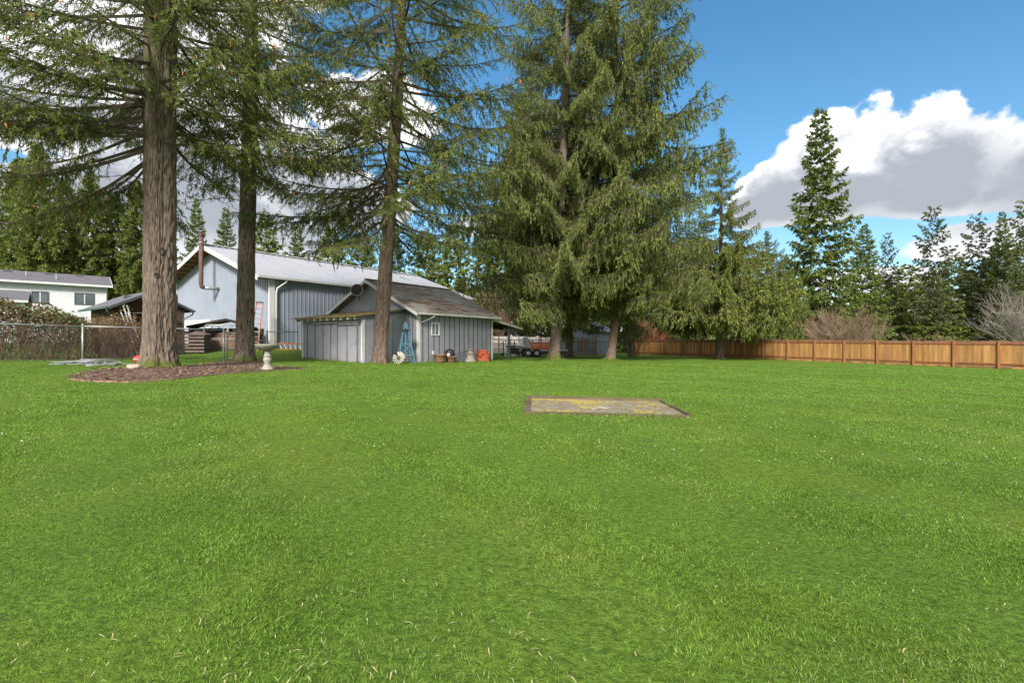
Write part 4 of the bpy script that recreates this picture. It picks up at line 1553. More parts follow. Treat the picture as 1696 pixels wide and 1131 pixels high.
def make_ladders():
    # step ladder leaning on the barn gable
    a = Vector((W(418, 29.2), 29.2, 0))
    a.z = g(a.x, a.y)
    t = thing('step_ladder', 'orange fibreglass step ladder leaning against the barn wall', 'ladder', a)
    d = Vector((W(437, 31.0) - a.x, 1.3, 0))
    top = a + d + Vector((0, 0, 3.05))
    side = Vector((.52, .18, 0))
    for s in (-.5, .5):
        wparent(MB().bar(a + side * s, top + side * s * .62, .05, .09).build('side_rail', M['orange_glass'], None), t)
    for k in range(9):
        f = .08 + k * .105
        p = a.lerp(top, f)
        w = 1 - .38 * f
        wparent(MB().bar(p - side * .5 * w, p + side * .5 * w, .09, .03).build('step', M['alu'], None), t)
    wparent(MB().bar(top - side * .36 + Vector((0, 0, .02)), top + side * .36 + Vector((0, 0, .02)), .20, .06).build('top_cap', M['black_plastic'], None), t)
    # extension ladder on its side against the wall
    b0 = Vector((W(462, 30.2), 30.2, 0))
    b1 = b0 + Vector((2.4, .9, 0))
    b0.z = g(b0.x, b0.y)
    b1.z = g(b1.x, b1.y)
    t2 = thing('lying_ladder', 'ladder with white rungs lying on its side at the foot of the barn', 'ladder', b0)
    up = Vector((-.03, -.02, .42))
    wparent(MB().bar(b0 + Vector((0, 0, .05)), b1 + Vector((0, 0, .05)), .05, .08).build('side_rail', M['orange_glass'], None), t2)
    wparent(MB().bar(b0 + up, b1 + up, .05, .08).build('side_rail', M['orange_glass'], None), t2)
    for k in range(9):
        p = b0.lerp(b1, .06 + k * .11)
        wparent(MB().bar(p + Vector((0, 0, .06)), p + up + Vector((-.12, 0, 0)), .035, .06).build('rung', M['trim_white'], None), t2)


make_ladders()


# ------------------------------------------------------------------ things along the shed
def make_windmill():
    c = Vector((-5.25, 23.85, 0))
    z = g(c.x, c.y)
    t = thing('windmill_tower', 'blue wooden windmill tower ornament leaning by the shed corner', 'ornament', (c.x, c.y, z))
    H = 1.98
    feet = [Vector((sx * .40, sy * .40, 0)) for sx, sy in ((-1, -1), (1, -1), (1, 1), (-1, 1))]
    rot = Matrix.Rotation(R(20), 3, 'Z')
    feet = [rot @ f for f in feet]

    def at(f, h):
        k = 1 - h / H * .88
        return Vector((f.x * k, f.y * k, h))
    for f in feet:
        MB().bar(at(f, 0), at(f, H), .045, .045).build('leg', M['windmill_blue'], t)
    for h in (.42, .98):
        for i in range(4):
            MB().bar(at(feet[i], h), at(feet[(i + 1) % 4], h), .04, .035).build('cross_bar', M['windmill_blue'], t)
    for i in range(4):
        MB().bar(at(feet[i], .44), at(feet[(i + 1) % 4], .96), .03, .025).build('brace', M['windmill_blue'], t)
        MB().bar(at(feet[(i + 1) % 4], .44), at(feet[i], .96), .03, .025).build('brace', M['windmill_blue'], t)
    MB().box((0, 0, 1.68), (.50, .50, .04), (0, 0, R(20))).build('platform', M['slate_trim'], t)
    MB().lathe([(.09, H - .25), (.09, H - .08), (.07, H + .02), (.02, H + .06)], n=12).build('top_block', M['windmill_blue'], t)
    MB().bar((0, 0, .1), (0, 0, 1.66), .06, .06).build('mast', M['windmill_blue'], t)
    # the wheel, taken off and leaning on the ground
    wx, wy = -5.42, 23.1
    wz = g(wx, wy)
    w = thing('windmill_rotor', 'round cream bladed windmill wheel lying against the blue tower', 'ornament', (wx, wy, wz + .30))
    w.rotation_euler = (R(68), 0, R(-10))
    MB().lathe([(.10, -.02), (.10, .03), (.05, .05)], n=16).build('hub', M['steel_dark'], w, True)
    me = None
    for k in range(14):
        a = 2 * math.pi * k / 14
        if k in (5,):
            continue
        m = MB()
        ca, sa = math.cos(a), math.sin(a)
        def P(r, s, zz):
            return (ca * r - sa * s, sa * r + ca * s, zz)
        m.add([P(.09, -.014, -.005), P(.09, .014, .012), P(.30, .042, .03), P(.315, 0, .012), P(.30, -.040, -.012)], [(0, 1, 2, 3, 4)])
        m.add([P(.09, -.014, -.011), P(.09, .014, .006), P(.30, .042, .024), P(.315, 0, .006), P(.30, -.040, -.018)], [(4, 3, 2, 1, 0)])
        m.build('blade', M['blade_cream'], w)


make_windmill()


def make_pots():
    def pot(name, lx, label, s=1.0, m='terracotta', sq=1.0, ly=-.42):
        p = shed_pt(lx, ly)
        z = g(p.x, p.y)
        t = thing(name, label, 'pot', (p.x, p.y, z))
        MB().lathe([(.19 * s, 0), (.21 * s, .1 * sq), (.25 * s, .33 * sq), (.26 * s, .34 * sq)], n=22).build('body', M[m], t, True)
        MB().lathe([(.27 * s, .341 * sq), (.29 * s, .345 * sq), (.29 * s, .42 * sq), (.255 * s, .42 * sq), (.24 * s, .35 * sq), (.02, .34 * sq)], n=22).build('rim', M[m], t, True)
        MB().lathe([(.238 * s, .36 * sq), (.15 * s, .375 * sq), (.02, .38 * sq)], n=16).build('soil', M['mulch'], t, True)
        return t
    pot('clay_pot', 1.02, 'taller brown clay pot under the small shed window', 1.15, sq=1.05, ly=-.55)
    pot('clay_pot', 1.78, 'squat brown clay pot in front of the black bucket', 1.12, sq=.78, ly=-.62)
    # black bucket on its side with a pale patch
    p = shed_pt(2.05, -.28)
    z = g(p.x, p.y)
    t = thing('black_bucket', 'black round bucket with a white sticker behind the squat clay pot', 'bucket', (p.x, p.y, z))
    MB().lathe([(.20, 0), (.24, .28), (.25, .52), (.22, .64), (.14, .71), (.03, .73)], n=20).build('body', M['black_plastic'], t, True)
    MB().box((-.03, -.26, .42), (.15, .02, .14), (.1, 0, R(-6))).build('sticker', M['trim_white'], t)
    # long handled tin scoop / wheelbarrow tray lying against the wall
    p = shed_pt(3.0, -.30)
    z = g(p.x, p.y)
    t = thing('tin_trough', 'dull grey tin trough lying against the shed wall', 'trough', (p.x, p.y, z), RZ)
    MB().prism([(-.75, .05), (.62, .0), (.72, .30), (.6, .36), (-.6, .34), (-.8, .26)], -.16, .16, 'y').build('tray', M['tin'], t)
    MB().bar((-.75, 0, .40), (.55, 0, .58), .05, .04).build('handle', M['slate_trim'], t)
    # pale concrete pedestal
    p = shed_pt(3.42, -.58)
    z = g(p.x, p.y)
    t = thing('concrete_pedestal', 'pale concrete pedestal without its bowl standing by the shed wall', 'pedestal', (p.x, p.y, z))
    MB().lathe([(.33, 0), (.33, .05), (.30, .08), (.24, .16), (.20, .28), (.18, .40), (.17, .42)], n=22).build('base', M['concrete'], t, True)
    MB().lathe([(.17, .421), (.24, .45), (.24, .48), (.15, .52), (.11, .60), (.12, .66), (.19, .69), (.19, .73), (.1, .735)], n=22).build('neck', M['concrete'], t, True)
    # orange strawberry jar
    p = shed_pt(4.75, -.42)
    z = g(p.x, p.y)
    t = thing('strawberry_jar', 'bright orange clay strawberry jar with side pockets by the shed wall', 'planter', (p.x, p.y, z))
    MB().lathe([(.40, 0), (.38, .05), (.34, .18), (.31, .35), (.29, .50), (.28, .56), (.30, .60), (.30, .67), (.25, .67), (.24, .58), (.02, .54)], n=26).build('body', M['clay_orange'], t, True)
    for k in range(8):
        a = 2 * math.pi * k / 8 + (.4 if k % 2 else 0)
        h = .30 if k % 2 else .44
        c = (.34 * math.cos(a), .34 * math.sin(a), h)
        m = MB().lathe([(.03, -.08), (.07, .0), (.09, .06), (.065, .06), (.02, -.01)], c, 10)
        m.build('pocket', M['clay_orange'], t, True)
    p = shed_pt(5.35, -.18)
    z = g(p.x, p.y)
    t = thing('rusty_tray', 'rusty shallow tray leaning on the shed wall behind the orange jar', 'tray', (p.x, p.y, z), RZ)
    MB().prism([(-.55, 0), (.30, 0), (.42, .36), (-.5, .40)], -.03, .03, 'y').build('panel', M['terracotta'], t)
    MB().bar((-.5, -.04, .41), (.44, -.04, .38), .05, .04).build('lip', M['rust_pipe'], t)
    # satellite dish on the front rake of the shed roof
    p = shed_pt(-.62, 4.28, 3.98)
    t = thing('satellite_dish', 'old dark satellite dish with pale rim on the shed gable', 'satellite dish', p)
    t.rotation_euler = (R(80), 0, R(0))
    MB().lathe([(.02, -.09), (.14, -.075), (.26, -.03), (.325, .0), (.325, .012), (.26, -.012), (.14, -.055), (.02, -.07)], n=28).build('reflector', M['dish'], t, True)
    MB().lathe([(.325, .0), (.345, .004), (.345, .03), (.322, .03), (.322, .013)], n=28, caps=False).build('rim', M['trim_aged'], t, True)
    MB().tube([(0, -.2, -.02), (0, -.05, .30)], .014, 6).build('feed_arm', M['galv_dark'], t, True)
    MB().tube([(0, 0, -.08), (.02, -.1, -.3), (.05, -.5, -.42)], .025, 6).build('mount', M['galv_dark'], t, True)


make_pots()


# ------------------------------------------------------------------ yard beyond the carport
def make_backyard():
    # pale board fence
    a = Vector((W(792, 56), 56, 0))
    b = Vector((W(965, 58), 58, 0))
    L_ = (b - a).length
    d = (b - a) / L_
    t = thing('pale_fence', 'pale board fence behind the trailer and the timber rack', 'fence', (a.x, a.y, g(a.x, a.y)))
    rz = math.atan2(d.y, d.x)
    n = int(L_ / .24)
    me = MB().bx(-.115, .115, -.012, .012, 0, 1.85).mesh('board', M['pale_board'])
    for k in range(n + 1):
        p = a + d * (k * .24)
        wparent(link('board', me, None, (p.x, p.y, g(p.x, p.y) + random.uniform(-.02, .02)), (0, 0, rz)), t)
    for k in range(int(L_ / 2.4) + 1):
        p = a + d * (k * 2.4)
        wparent(MB().box((p.x, p.y - .08, g(p.x, p.y) + .95), (.12, .12, 1.95), (0, 0, rz)).build('post', M['old_wood'], None), t)
    # weathered picket panel
    a = Vector((W(938, 47), 47, 0))
    b = Vector((W(986, 46), 46, 0))
    L_ = (b - a).length
    d = (b - a) / L_
    rz = math.atan2(d.y, d.x)
    t = thing('weathered_pickets', 'weathered grey picket panel beside the blue grey shed', 'fence', (a.x, a.y, g(a.x, a.y)))
    me = MB().bx(-.065, .065, -.012, .012, 0, 1.68).mesh('picket_board', M['old_wood'])
    for k in range(int(L_ / .17)):
        p = a + d * (k * .17 + .08)
        wparent(link('picket_board', me, None, (p.x, p.y, g(p.x, p.y) + random.uniform(-.05, .05)), (0, random.uniform(-.04, .04), rz)), t)
    for h in (.45, 1.3):
        wparent(MB().bar((a.x, a.y - .05, g(a.x, a.y) + h), (b.x, b.y - .05, g(b.x, b.y) + h), .05, .09).build('rail', M['old_wood'], None), t)
    for k in (.55, 1.0):
        p = a.lerp(b, k)
        wparent(MB().box((p.x, p.y - .1, g(p.x, p.y) + .9), (.13, .13, 1.85)).build('post', M['fence_post'], None), t)
    # blue grey shed
    X, Y = W(977, 50), 50
    z = g(X, Y)
    s = thing('far_blue_shed', 'small blue grey shed behind the weathered pickets', 'shed', (X, Y, z), R(50))
    EV, PK, Wd, Ln = 2.5, 3.45, 4.2, 5.0
    MB().prism([(0, -.2), (Wd, -.2), (Wd, EV), (Wd / 2, PK), (0, EV)], 0, .1, 'x').build('gable_wall', M['far_blue'], s)
    MB().bx(.101, Ln, 0, .1, -.2, EV).build('wall', M['far_blue'], s)
    MB().bx(.101, Ln, Wd - .1, Wd, -.2, EV).build('wall', M['far_blue'], s)
    MB().bx(Ln - .1, Ln - .001, .101, Wd - .101, -.2, EV).build('wall', M['far_blue'], s)
    for e in (-.3, Wd + .3):
        ze = EV - .3 * (PK - EV) / (Wd / 2)
        MB().prism([(e, ze + .03), (Wd / 2, PK + .03), (Wd / 2, PK + .11), (e, ze + .11)], -.3, Ln + .3, 'x').build('roof', M['barn_roof'], s)
        MB().prism([(e, ze - .07), (Wd / 2, PK - .07), (Wd / 2, PK + .10), (e, ze + .10)], -.35, -.302, 'x').build('rake_trim', M['trim_white'], s)
    MB().bx(1.4, 2.5, -.04, -.002, -.1, 2.0).build('door', M['shed_grey'], s)
    MB().bx(-.02, -.002, 1.5, 2.4, 1.2, 1.9).build('vent_panel', M['shed_grey'], s)
    # trailer with an orange crate
    tx, ty = W(905, 39.6), 39.6
    z = g(tx, ty)
    tr = thing('flat_trailer', 'flat bed trailer with tandem wheels parked behind the mossy trunk', 'trailer', (tx, ty, z), R(6))
    MB().bx(-1.5, 1.6, -.8, .8, .50, .62).build('bed', M['trim_aged'], tr)
    MB().bx(-1.45, 1.55, -.78, -.70, .22, .499).build('side_skirt', M['steel_dark'], tr)
    MB().bar((-1.5, 0, .45), (-2.6, 0, .40), .08, .08).build('tow_bar', M['steel_dark'], tr)
    for xx in (-1.62, -.95):
        for yy in (-.92, .92):
            w = MB().lathe([(.14, -.09), (.30, -.10), (.335, -.06), (.335, .06), (.30, .10), (.14, .09)], n=20, tilt=(R(90), 0, 0), c=(xx, yy, .335)).build('wheel', M['rubber'], tr, True)
            MB().lathe([(.02, -.095), (.16, -.092), (.16, .092), (.02, .095)], n=14, tilt=(R(90), 0, 0), c=(xx, yy, .335)).build('rim', M['alu'], w, True)
    MB().bx(-1.9, -.62, -1.04, -.82, .69, .73).build('mudguard', M['steel_dark'], tr)
    cx = thing('orange_crate', 'bright orange slatted crate standing on the flat trailer', 'crate', (tx - .55, ty, z + .62), R(6))
    for k in range(4):
        MB().bx(-.62, .75, -.52, -.49, .03 + k * .15, .15 + k * .15).build('slat', M['orange_paint'], cx)
        MB().bx(-.62, .75, .49, .52, .03 + k * .15, .15 + k * .15).build('slat', M['orange_paint'], cx)
        for xx in (-.62, .72):
            MB().bx(xx, xx + .03, -.485, .485, .03 + k * .15, .15 + k * .15).build('slat', M['orange_paint'], cx)
    for xx in (-.62, .70):
        for yy in (-.555, .525):
            MB().bx(xx, xx + .05, yy, yy + .03, 0, .64).build('corner_post', M['orange_paint'], cx)
    MB().bx(-.6, .7, -.48, .48, .0, .029).build('floor', M['orange_paint'], cx)
    # heap under a white sheet
    hx, hy = W(868, 41.2), 41.2
    z = g(hx, hy)
    t = thing('covered_heap', 'heap under a rumpled white sheet next to the trailer', 'heap', (hx, hy, z))
    V, F = [], []
    nr, na = 9, 22
    for i in range(nr + 1):
        for k in range(na):
            a = 2 * math.pi * k / na
            rr = i / nr
            zz = 1.18 * (1 - rr ** 2.2) * (1 + .25 * math.sin(3 * a + 1)) * (.85 + .3 * float(vnoise(rr * 5 + a, a * 2, 5)))
            V.append((rr * 1.05 * math.cos(a) * (1 + .1 * math.sin(5 * a)), rr * .8 * math.sin(a), max(zz, 0) + .12 * (rr < 1)))
    for i in range(nr):
        for k in range(na):
            F.append((i * na + k, i * na + (k + 1) % na, (i + 1) * na + (k + 1) % na, (i + 1) * na + k))
    o = link('sheet', bulk('sheet', np.array(V), np.array(F), M['tarp'], smooth=True), t)
    MB().bar((-.6, -.72, .25), (.5, -.80, .55), .14, .12).build('red_board', M['orange_paint'], t)
    MB().bar((-.9, -.7, .9), (1.9, -.65, .35), .12, .06).build('plank', M['old_wood'], t)
    # timber rack
    lx, ly = W(832, 42.5), 42.5
    z = g(lx, ly)
    t = thing('timber_rack', 'low rack stacked with old planks seen under the carport', 'timber', (lx, ly, z), R(8))
    rnd = random.Random(2)
    for k in range(6):
        for j in range(3):
            off = rnd.uniform(-.25, .2)
            MB().bx(-1.3 + off, 1.25 + off, -.5 + j * .33, -.22 + j * .33, .18 + k * .155, .18 + k * .155 + rnd.uniform(.05, .09)).build('plank', M['old_wood'] if (k + j) % 3 else M['galv'], t)
    for xx in (-1.0, 0, 1.0):
        MB().bx(xx - .06, xx + .06, -.6, .6, 0, .178).build('bearer', M['hut_dark'], t)
        MB().bx(xx - .04, xx + .04, -.66, -.601, 0, 1.25).build('upright', M['steel_dark'], t)
    # white legged saw bench
    sx, sy = W(850, 40.2), 40.2
    z = g(sx, sy)
    t = thing('saw_bench', 'grey work bench on white splayed legs behind the carport post', 'bench', (sx, sy, z))
    MB().bx(-.62, .62, -.3, .3, .78, .86).build('top', M['tin'], t)
    for sxx in (-1, 1):
        for syy in (-1, 1):
            MB().bar((sxx * .66, syy * .32, 0), (sxx * .48, syy * .22, .78), .05, .05).build('leg', M['trim_white'], t)
    MB().bx(-.5, .5, -.25, .25, .18, .72).build('tool_box', M['steel_dark'], t)
    # pole with a white box
    px, py = W(896, 44), 44
    z = g(px, py)
    t = thing('utility_post', 'tall dark post carrying a pale grey box behind the trailer', 'post', (px, py, z))
    MB().bx(-.05, .05, -.05, .05, 0, 2.5).build('post', M['rust_pipe'], t)
    MB().bx(-.32, .32, -.2, -.052, 2.25, 3.2).build('box', M['far_blue'], t)
    MB().bx(-.32, .32, -.23, -.201, 2.02, 2.248).build('plate', M['trim_white'], t)
    # neighbour's low building beyond the board fence
    nx, ny = W(1120, 66), 66
    t = thing('neighbour_outbuilding', 'low outbuilding with grey roof just showing over the board fence', 'outbuilding', (nx, ny, g(nx, ny)), R(-8))
    MB().bx(-3.2, 3.2, 0, 4, -.3, 2.1).build('wall', M['hut_brown'], t)
    MB().prism([(-.4, 2.05), (2, 2.75), (4.4, 2.05), (4.4, 2.13), (2, 2.85), (-.4, 2.13)], -3.5, 3.5, 'x').build('roof', M['barn_roof'], t)


make_backyard()


# ------------------------------------------------------------------ trees
def norm(a):
    return a / np.maximum(np.linalg.norm(a, axis=-1, keepdims=True), 1e-9)


def kites(base, d, ln, wd, r, fold=.25):
    """small folded needle sprays: base (n,3), direction (n,3), length, width -> V (4n,3), F (n,4)"""
    n = len(base)
    d = norm(d)
    up = norm(r.normal(0, 1, (n, 3)) + np.array([0, 0, .6]))
    s = norm(np.cross(d, up))
    nn = np.cross(s, d)
    mid = base + d * (ln * r.uniform(.35, .6, n))[:, None] + nn * (ln * r.uniform(-.12, .12, n))[:, None]
    V = np.stack([base, mid - s * (wd / 2)[:, None] - nn * (wd * fold)[:, None], base + d * ln[:, None] + np.array([0, 0, -1.]) * (ln * .12)[:, None],
                  mid + s * (wd / 2)[:, None] - nn * (wd * fold)[:, None]], 1).reshape(-1, 3)
    F = np.arange(4 * n).reshape(n, 4)
    return V, F


def strips(pts, rad):
    """thin three-sided tubes: pts (m,k,3), rad (m,k) -> V,F"""
    m, k, _ = pts.shape
    d = norm(np.gradient(pts, axis=1))
    s = norm(np.cross(d, np.array([.13, .21, .97])))
    t = np.cross(s, d)
    V = np.stack([pts + (s * math.cos(a) + t * math.sin(a)) * rad[..., None] for a in (0, 2.0944, 4.18879)], 2)   # m,k,3,3
    idx = np.arange(m * k * 3).reshape(m, k, 3)
    F = []
    for j in range(3):
        j2 = (j + 1) % 3
        F.append(np.stack([idx[:, :-1, j], idx[:, :-1, j2], idx[:, 1:, j2], idx[:, 1:, j]], -1).reshape(-1, 4))
    return V.reshape(-1, 3), np.concatenate(F)


class Foliage:
    def __init__(self):
        self.V, self.F, self.C, self.I, self.n = [], [], [], [], 0

    def add(self, V, F, c, mi):
        """c: (nv,2) tint, tip"""
        self.V.append(V)
        self.F.append(F + self.n)
        C = np.ones((len(V), 4), np.float32)
        C[:, 0], C[:, 1], C[:, 2] = c[:, 0], c[:, 1], 0
        self.C.append(C)
        self.I.append(np.full(len(F), mi))
        self.n += len(V)

    def mesh(self, name, mats):
        return bulk(name, np.concatenate(self.V), np.concatenate(self.F), mats, cols=np.concatenate(self.C), mi=np.concatenate(self.I))


def zero(n):
    return np.zeros((n, 2), np.float32)


def branch_parts(fo, L_, r, nsec, secl, style, kl, kw, dens, bare=.14, sag=.10, rise=.10, origin=None, rot=None, tube_r=.011, cones=0, wood=True):
    """one limb along +x; secondary twigs in the plane; sprays on them"""
    t = np.linspace(0, 1, 9)
    wy = r.normal(0, .03)
    main = np.stack([L_ * t, L_ * (wy * np.sin(t * 3) + r.normal(0, .02) * t), L_ * (-sag * np.sin(t * np.pi * .75) + rise * t ** 2.5)], 1)
    mr = (tube_r * L_) * (1 - t * .92) + .004

    def on(tt):
        return np.stack([np.interp(tt, t, main[:, i]) for i in range(3)], 1)
    tt = bare + (1 - bare) * (np.arange(nsec) + r.uniform(0, 1, nsec)) / nsec
    side = np.where(np.arange(nsec) % 2 == 0, 1.0, -1.0)
    p0 = on(tt)
    sl = L_ * secl * (1.15 - tt) * r.uniform(.55, 1.2, nsec) * np.minimum(1, .35 + (tt - bare) * 3.2) + .15
    ang = R(58) - tt * R(22) + r.normal(0, .18, nsec)
    dz = r.normal(-.12 if style == 'flat' else -.25, .34 if style == 'flat' else .2, nsec)
    sd = norm(np.stack([np.cos(ang), side * np.sin(ang), dz], 1))
    q = np.linspace(0, 1, 5)
    droop = .38 if style == 'flat' else .55
    sp = p0[:, None] + sd[:, None] * (sl[:, None] * q)[..., None]
    sp[..., 2] -= droop * sl[:, None] * q ** 2
    Vs, Fs, Cs = [], [], []
    if style == 'flat':
        cnt = np.maximum((sl * dens).astype(int), 3)
        k = np.repeat(np.arange(nsec), cnt)
        s = r.uniform(.06, 1.0, len(k)) ** .85
        b = p0[k] + sd[k] * (sl[k] * s)[:, None]
        b[:, 2] -= droop * sl[k] * s ** 2
        lat = np.stack([-sd[k][:, 1], sd[k][:, 0], np.zeros(len(k))], 1) * r.choice([-1, 1], len(k))[:, None]
        d = sd[k] * r.uniform(.3, 1.0, len(k))[:, None] + lat * r.uniform(0, 1.0, len(k))[:, None] + np.array([0, 0, -1]) * r.uniform(-.3, 1.3, len(k))[:, None]
        ln = r.uniform(.55, 1.35, len(k)) * kl * (1.1 - .3 * s)
        wd = r.uniform(.7, 1.3, len(k)) * kw
        # second generation: little side sprays off the first
        V, F = kites(b, d, ln, wd, r)
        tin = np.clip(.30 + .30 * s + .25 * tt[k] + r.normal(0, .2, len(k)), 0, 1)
        tip = np.clip((s - .75) * 1.6, 0, 1) * (r.uniform(0, 1, len(k)) < .35) * .7
    else:
        # hanging tassels from the secondaries
        nt = np.maximum((sl * 9).astype(int), 2)
        k = np.repeat(np.arange(nsec), nt)
        s = r.uniform(.1, 1.0, len(k))
        b0 = p0[k] + sd[k] * (sl[k] * s)[:, None]
        b0[:, 2] -= droop * sl[k] * s ** 2
        tl = r.uniform(.18, .85, len(k)) * (.5 + .6 * (1 - np.abs(tt[k] - .5)))
        if style == 'short':
            tl *= .6
        sway = r.normal(0, .16, (len(k), 3))
        td = norm(np.array([0, 0, -1.]) + sway + sd[k] * .22)
        m = np.maximum((tl * dens).astype(int), 2)
        kk = np.repeat(np.arange(len(k)), m)
        u = r.uniform(0, 1, len(kk))
        b = b0[kk] + td[kk] * (tl[kk] * u)[:, None]
        d = td[kk] + r.normal(0, .38, (len(kk), 3))
        ln = r.uniform(.6, 1.4, len(kk)) * kl
        wd = r.uniform(.7, 1.3, len(kk)) * kw
        V, F = kites(b, d, ln, wd, r)
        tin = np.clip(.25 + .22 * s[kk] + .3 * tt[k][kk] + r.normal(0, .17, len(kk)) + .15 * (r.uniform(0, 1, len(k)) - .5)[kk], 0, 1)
        tip = (r.uniform(0, 1, len(kk)) < .06 + .12 * (tt[k][kk] > .8)) * r.uniform(.2, .8, len(kk))
        if wood:
            tv, tf = strips(np.stack([b0, b0 + td * (tl * .5)[:, None], b0 + td * tl[:, None]], 1), np.tile([.006, .005, .003], (len(k), 1)) * (kw / .045))
            Vs.append((tv, tf, 1))
    if style != 'flat':
        # growth hugging the limb itself
        nm = int(L_ * 60)
        tm = bare * .6 + (1 - bare * .6) * r.uniform(0, 1, nm)
        bm_ = on(tm) + r.normal(0, .03, (nm, 3)) * L_ / 5
        dm_ = np.stack([r.uniform(-.1, .9, nm), r.normal(0, .8, nm), r.normal(.1, .5, nm)], 1)
        Vm, Fm = kites(bm_, dm_, r.uniform(.7, 1.5, nm) * kl, r.uniform(.7, 1.3, nm) * kw, r)
        F = np.concatenate([F, Fm + len(V)])
        V = np.concatenate([V, Vm])
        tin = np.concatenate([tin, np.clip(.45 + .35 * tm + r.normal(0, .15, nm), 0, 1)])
        tip = np.concatenate([tip, (r.uniform(0, 1, nm) < .15) * r.uniform(.2, .8, nm)])
    col = np.stack([tin, tip], 1)
    items = [(V, F, 0, np.repeat(col, 4, 0))]
    if wood:
        v, f = strips(main[None], mr[None])
        items.append((v, f, 1, zero(len(v))))
        v, f = strips(sp, (.010 * (1 - q * .8))[None] * np.ones((nsec, 1)) * (L_ / 5))
        items.append((v, f, 1, zero(len(v))))
    for (v, f, mi) in Vs:
        items.append((v, f, mi, zero(len(v))))
    if cones:
        ct = r.uniform(.45, .98, cones)
        cb = on(ct) + np.stack([r.normal(0, .25, cones), r.normal(0, .4, cones), -r.uniform(.05, .3, cones)], 1)
        dn = np.array([0, 0, -1.]) + r.normal(0, .12, (cones, 3))
        pts = cb[:, None] + dn[:, None] * np.array([0, .03, .09, .13])[None, :, None]
        v, f = strips(pts, np.tile([.008, .026, .022, .004], (cones, 1)))
        items.append((v, f, 2, zero(len(v))))
    for (v, f, mi, c) in items:
        if rot is not None:
            v = v @ rot.T + origin
        fo.add(v, f, c, mi)


def branch_mesh(name, mats, seed, **kw):
    fo = Foliage()
    branch_parts(fo, r=np.random.default_rng(seed), **kw)
    return fo.mesh(name, mats)


def bare_limb(name, seed, L_=3.5, n=26):
    r = np.random.default_rng(seed)
    fo = Foliage()
    t = np.linspace(0, 1, 9)
    main = np.stack([L_ * t, L_ * .06 * np.sin(t * 4 + seed), L_ * (-.10 * t + .05 * np.sin(t * 5))], 1)
    v, f = strips(main[None], (.035 * (1 - t * .9))[None])
    fo.add(v, f, zero(len(v)), 0)
    k = r.uniform(.15, 1, n)
    p = np.stack([np.interp(k, t, main[:, i]) for i in range(3)], 1)
    d = norm(np.stack([r.uniform(.2, .9, n), r.normal(0, .8, n), r.normal(-.15, .35, n)], 1)) * r.uniform(.3, 1.0, n)[:, None]
    q = np.linspace(0, 1, 4)
    sp = p[:, None] + d[:, None] * q[None, :, None]
    sp[..., 2] -= .15 * q ** 2
    v, f = strips(sp, np.tile(.010 * (1 - q * .8), (n, 1)))
    fo.add(v, f, zero(len(v)), 0)
    return fo.mesh(name, M['twig'])


def trunk_mesh(name, m, H, rfun, cfun, ring=48, zs=None, furrows=11, depth=.035, lobe=None, moss_h=0.0, moss_up=None, flare=.0, lichen=0.0, seed=0):
    """tapered trunk with furrowed bark; local origin on the ground"""
    if zs is None:
        zs = np.concatenate([np.linspace(-.25, 1.2, 16), np.linspace(1.3, 8, 60), np.linspace(8.3, H, 34)])
    th = np.linspace(0, 2 * np.pi, ring, endpoint=False)
    TH, Z = np.meshgrid(th, zs)
    Rr = rfun(Z)
    if lobe is not None:
        (ox, oy, f, oz) = lobe                   # fused second stem: offset, radius share
        d = np.hypot(ox, oy)
        a0 = math.atan2(oy, ox)
        r2 = rfun(Z) * f
        c = np.cos(TH - a0)
        disc = r2 ** 2 - (d * np.sin(TH - a0)) ** 2
        far = np.where(disc > 0, d * c + np.sqrt(np.maximum(disc, 0)), 0)
        Rr = np.maximum(Rr * oz, far)
    wz = vnoise(TH * 3 / np.pi * 2 + 7 * seed, Z * .9, seed + 1) - .5
    wz = wz + .8 * (vnoise(np.cos(TH) * 5 + 9, Z * 3.4 + np.sin(TH) * 5, seed + 2) - .5)
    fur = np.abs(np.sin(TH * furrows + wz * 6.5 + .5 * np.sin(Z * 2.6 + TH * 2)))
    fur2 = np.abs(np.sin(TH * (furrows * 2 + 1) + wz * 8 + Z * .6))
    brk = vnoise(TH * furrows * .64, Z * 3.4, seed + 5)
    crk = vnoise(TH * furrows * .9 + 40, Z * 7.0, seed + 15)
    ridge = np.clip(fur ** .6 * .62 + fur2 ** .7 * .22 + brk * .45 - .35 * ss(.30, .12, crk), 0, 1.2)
    fl = np.exp(-np.clip(Z + .1, 0, 9) / .32) * flare * (1 + .35 * np.sin(TH * 5 + seed) + .2 * np.sin(TH * 9 + 2 * seed))
    rad = Rr + fl + depth * (ridge - .6) * np.clip(Rr / .4, .25, 1.2)
    cx, cy = cfun(Z)
    V = np.stack([cx + rad * np.cos(TH), cy + rad * np.sin(TH), Z], -1).reshape(-1, 3)
    nz, nt = Z.shape
    i = np.arange(nz - 1)[:, None] * nt + np.arange(nt)[None]
    j = np.arange(nz - 1)[:, None] * nt + (np.arange(nt)[None] + 1) % nt
    F = np.stack([i, j, j + nt, i + nt], -1).reshape(-1, 4)
    C = np.ones((V.shape[0], 4), np.float32)
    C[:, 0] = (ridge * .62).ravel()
    ms = np.exp(-np.clip(Z, 0, 99) / max(moss_h, .01)) * .95 if moss_h else np.zeros_like(Z)
    if moss_up is not None:
        ms = np.maximum(ms, moss_up[2] * ss(moss_up[0], moss_up[1], Z))
    C[:, 1] = ms.ravel()
    C[:, 2] = (lichen * vnoise(TH * 2, Z * 1.3, seed + 9)).ravel()
    return bulk(name, V, F, m, cols=C, smooth=True)


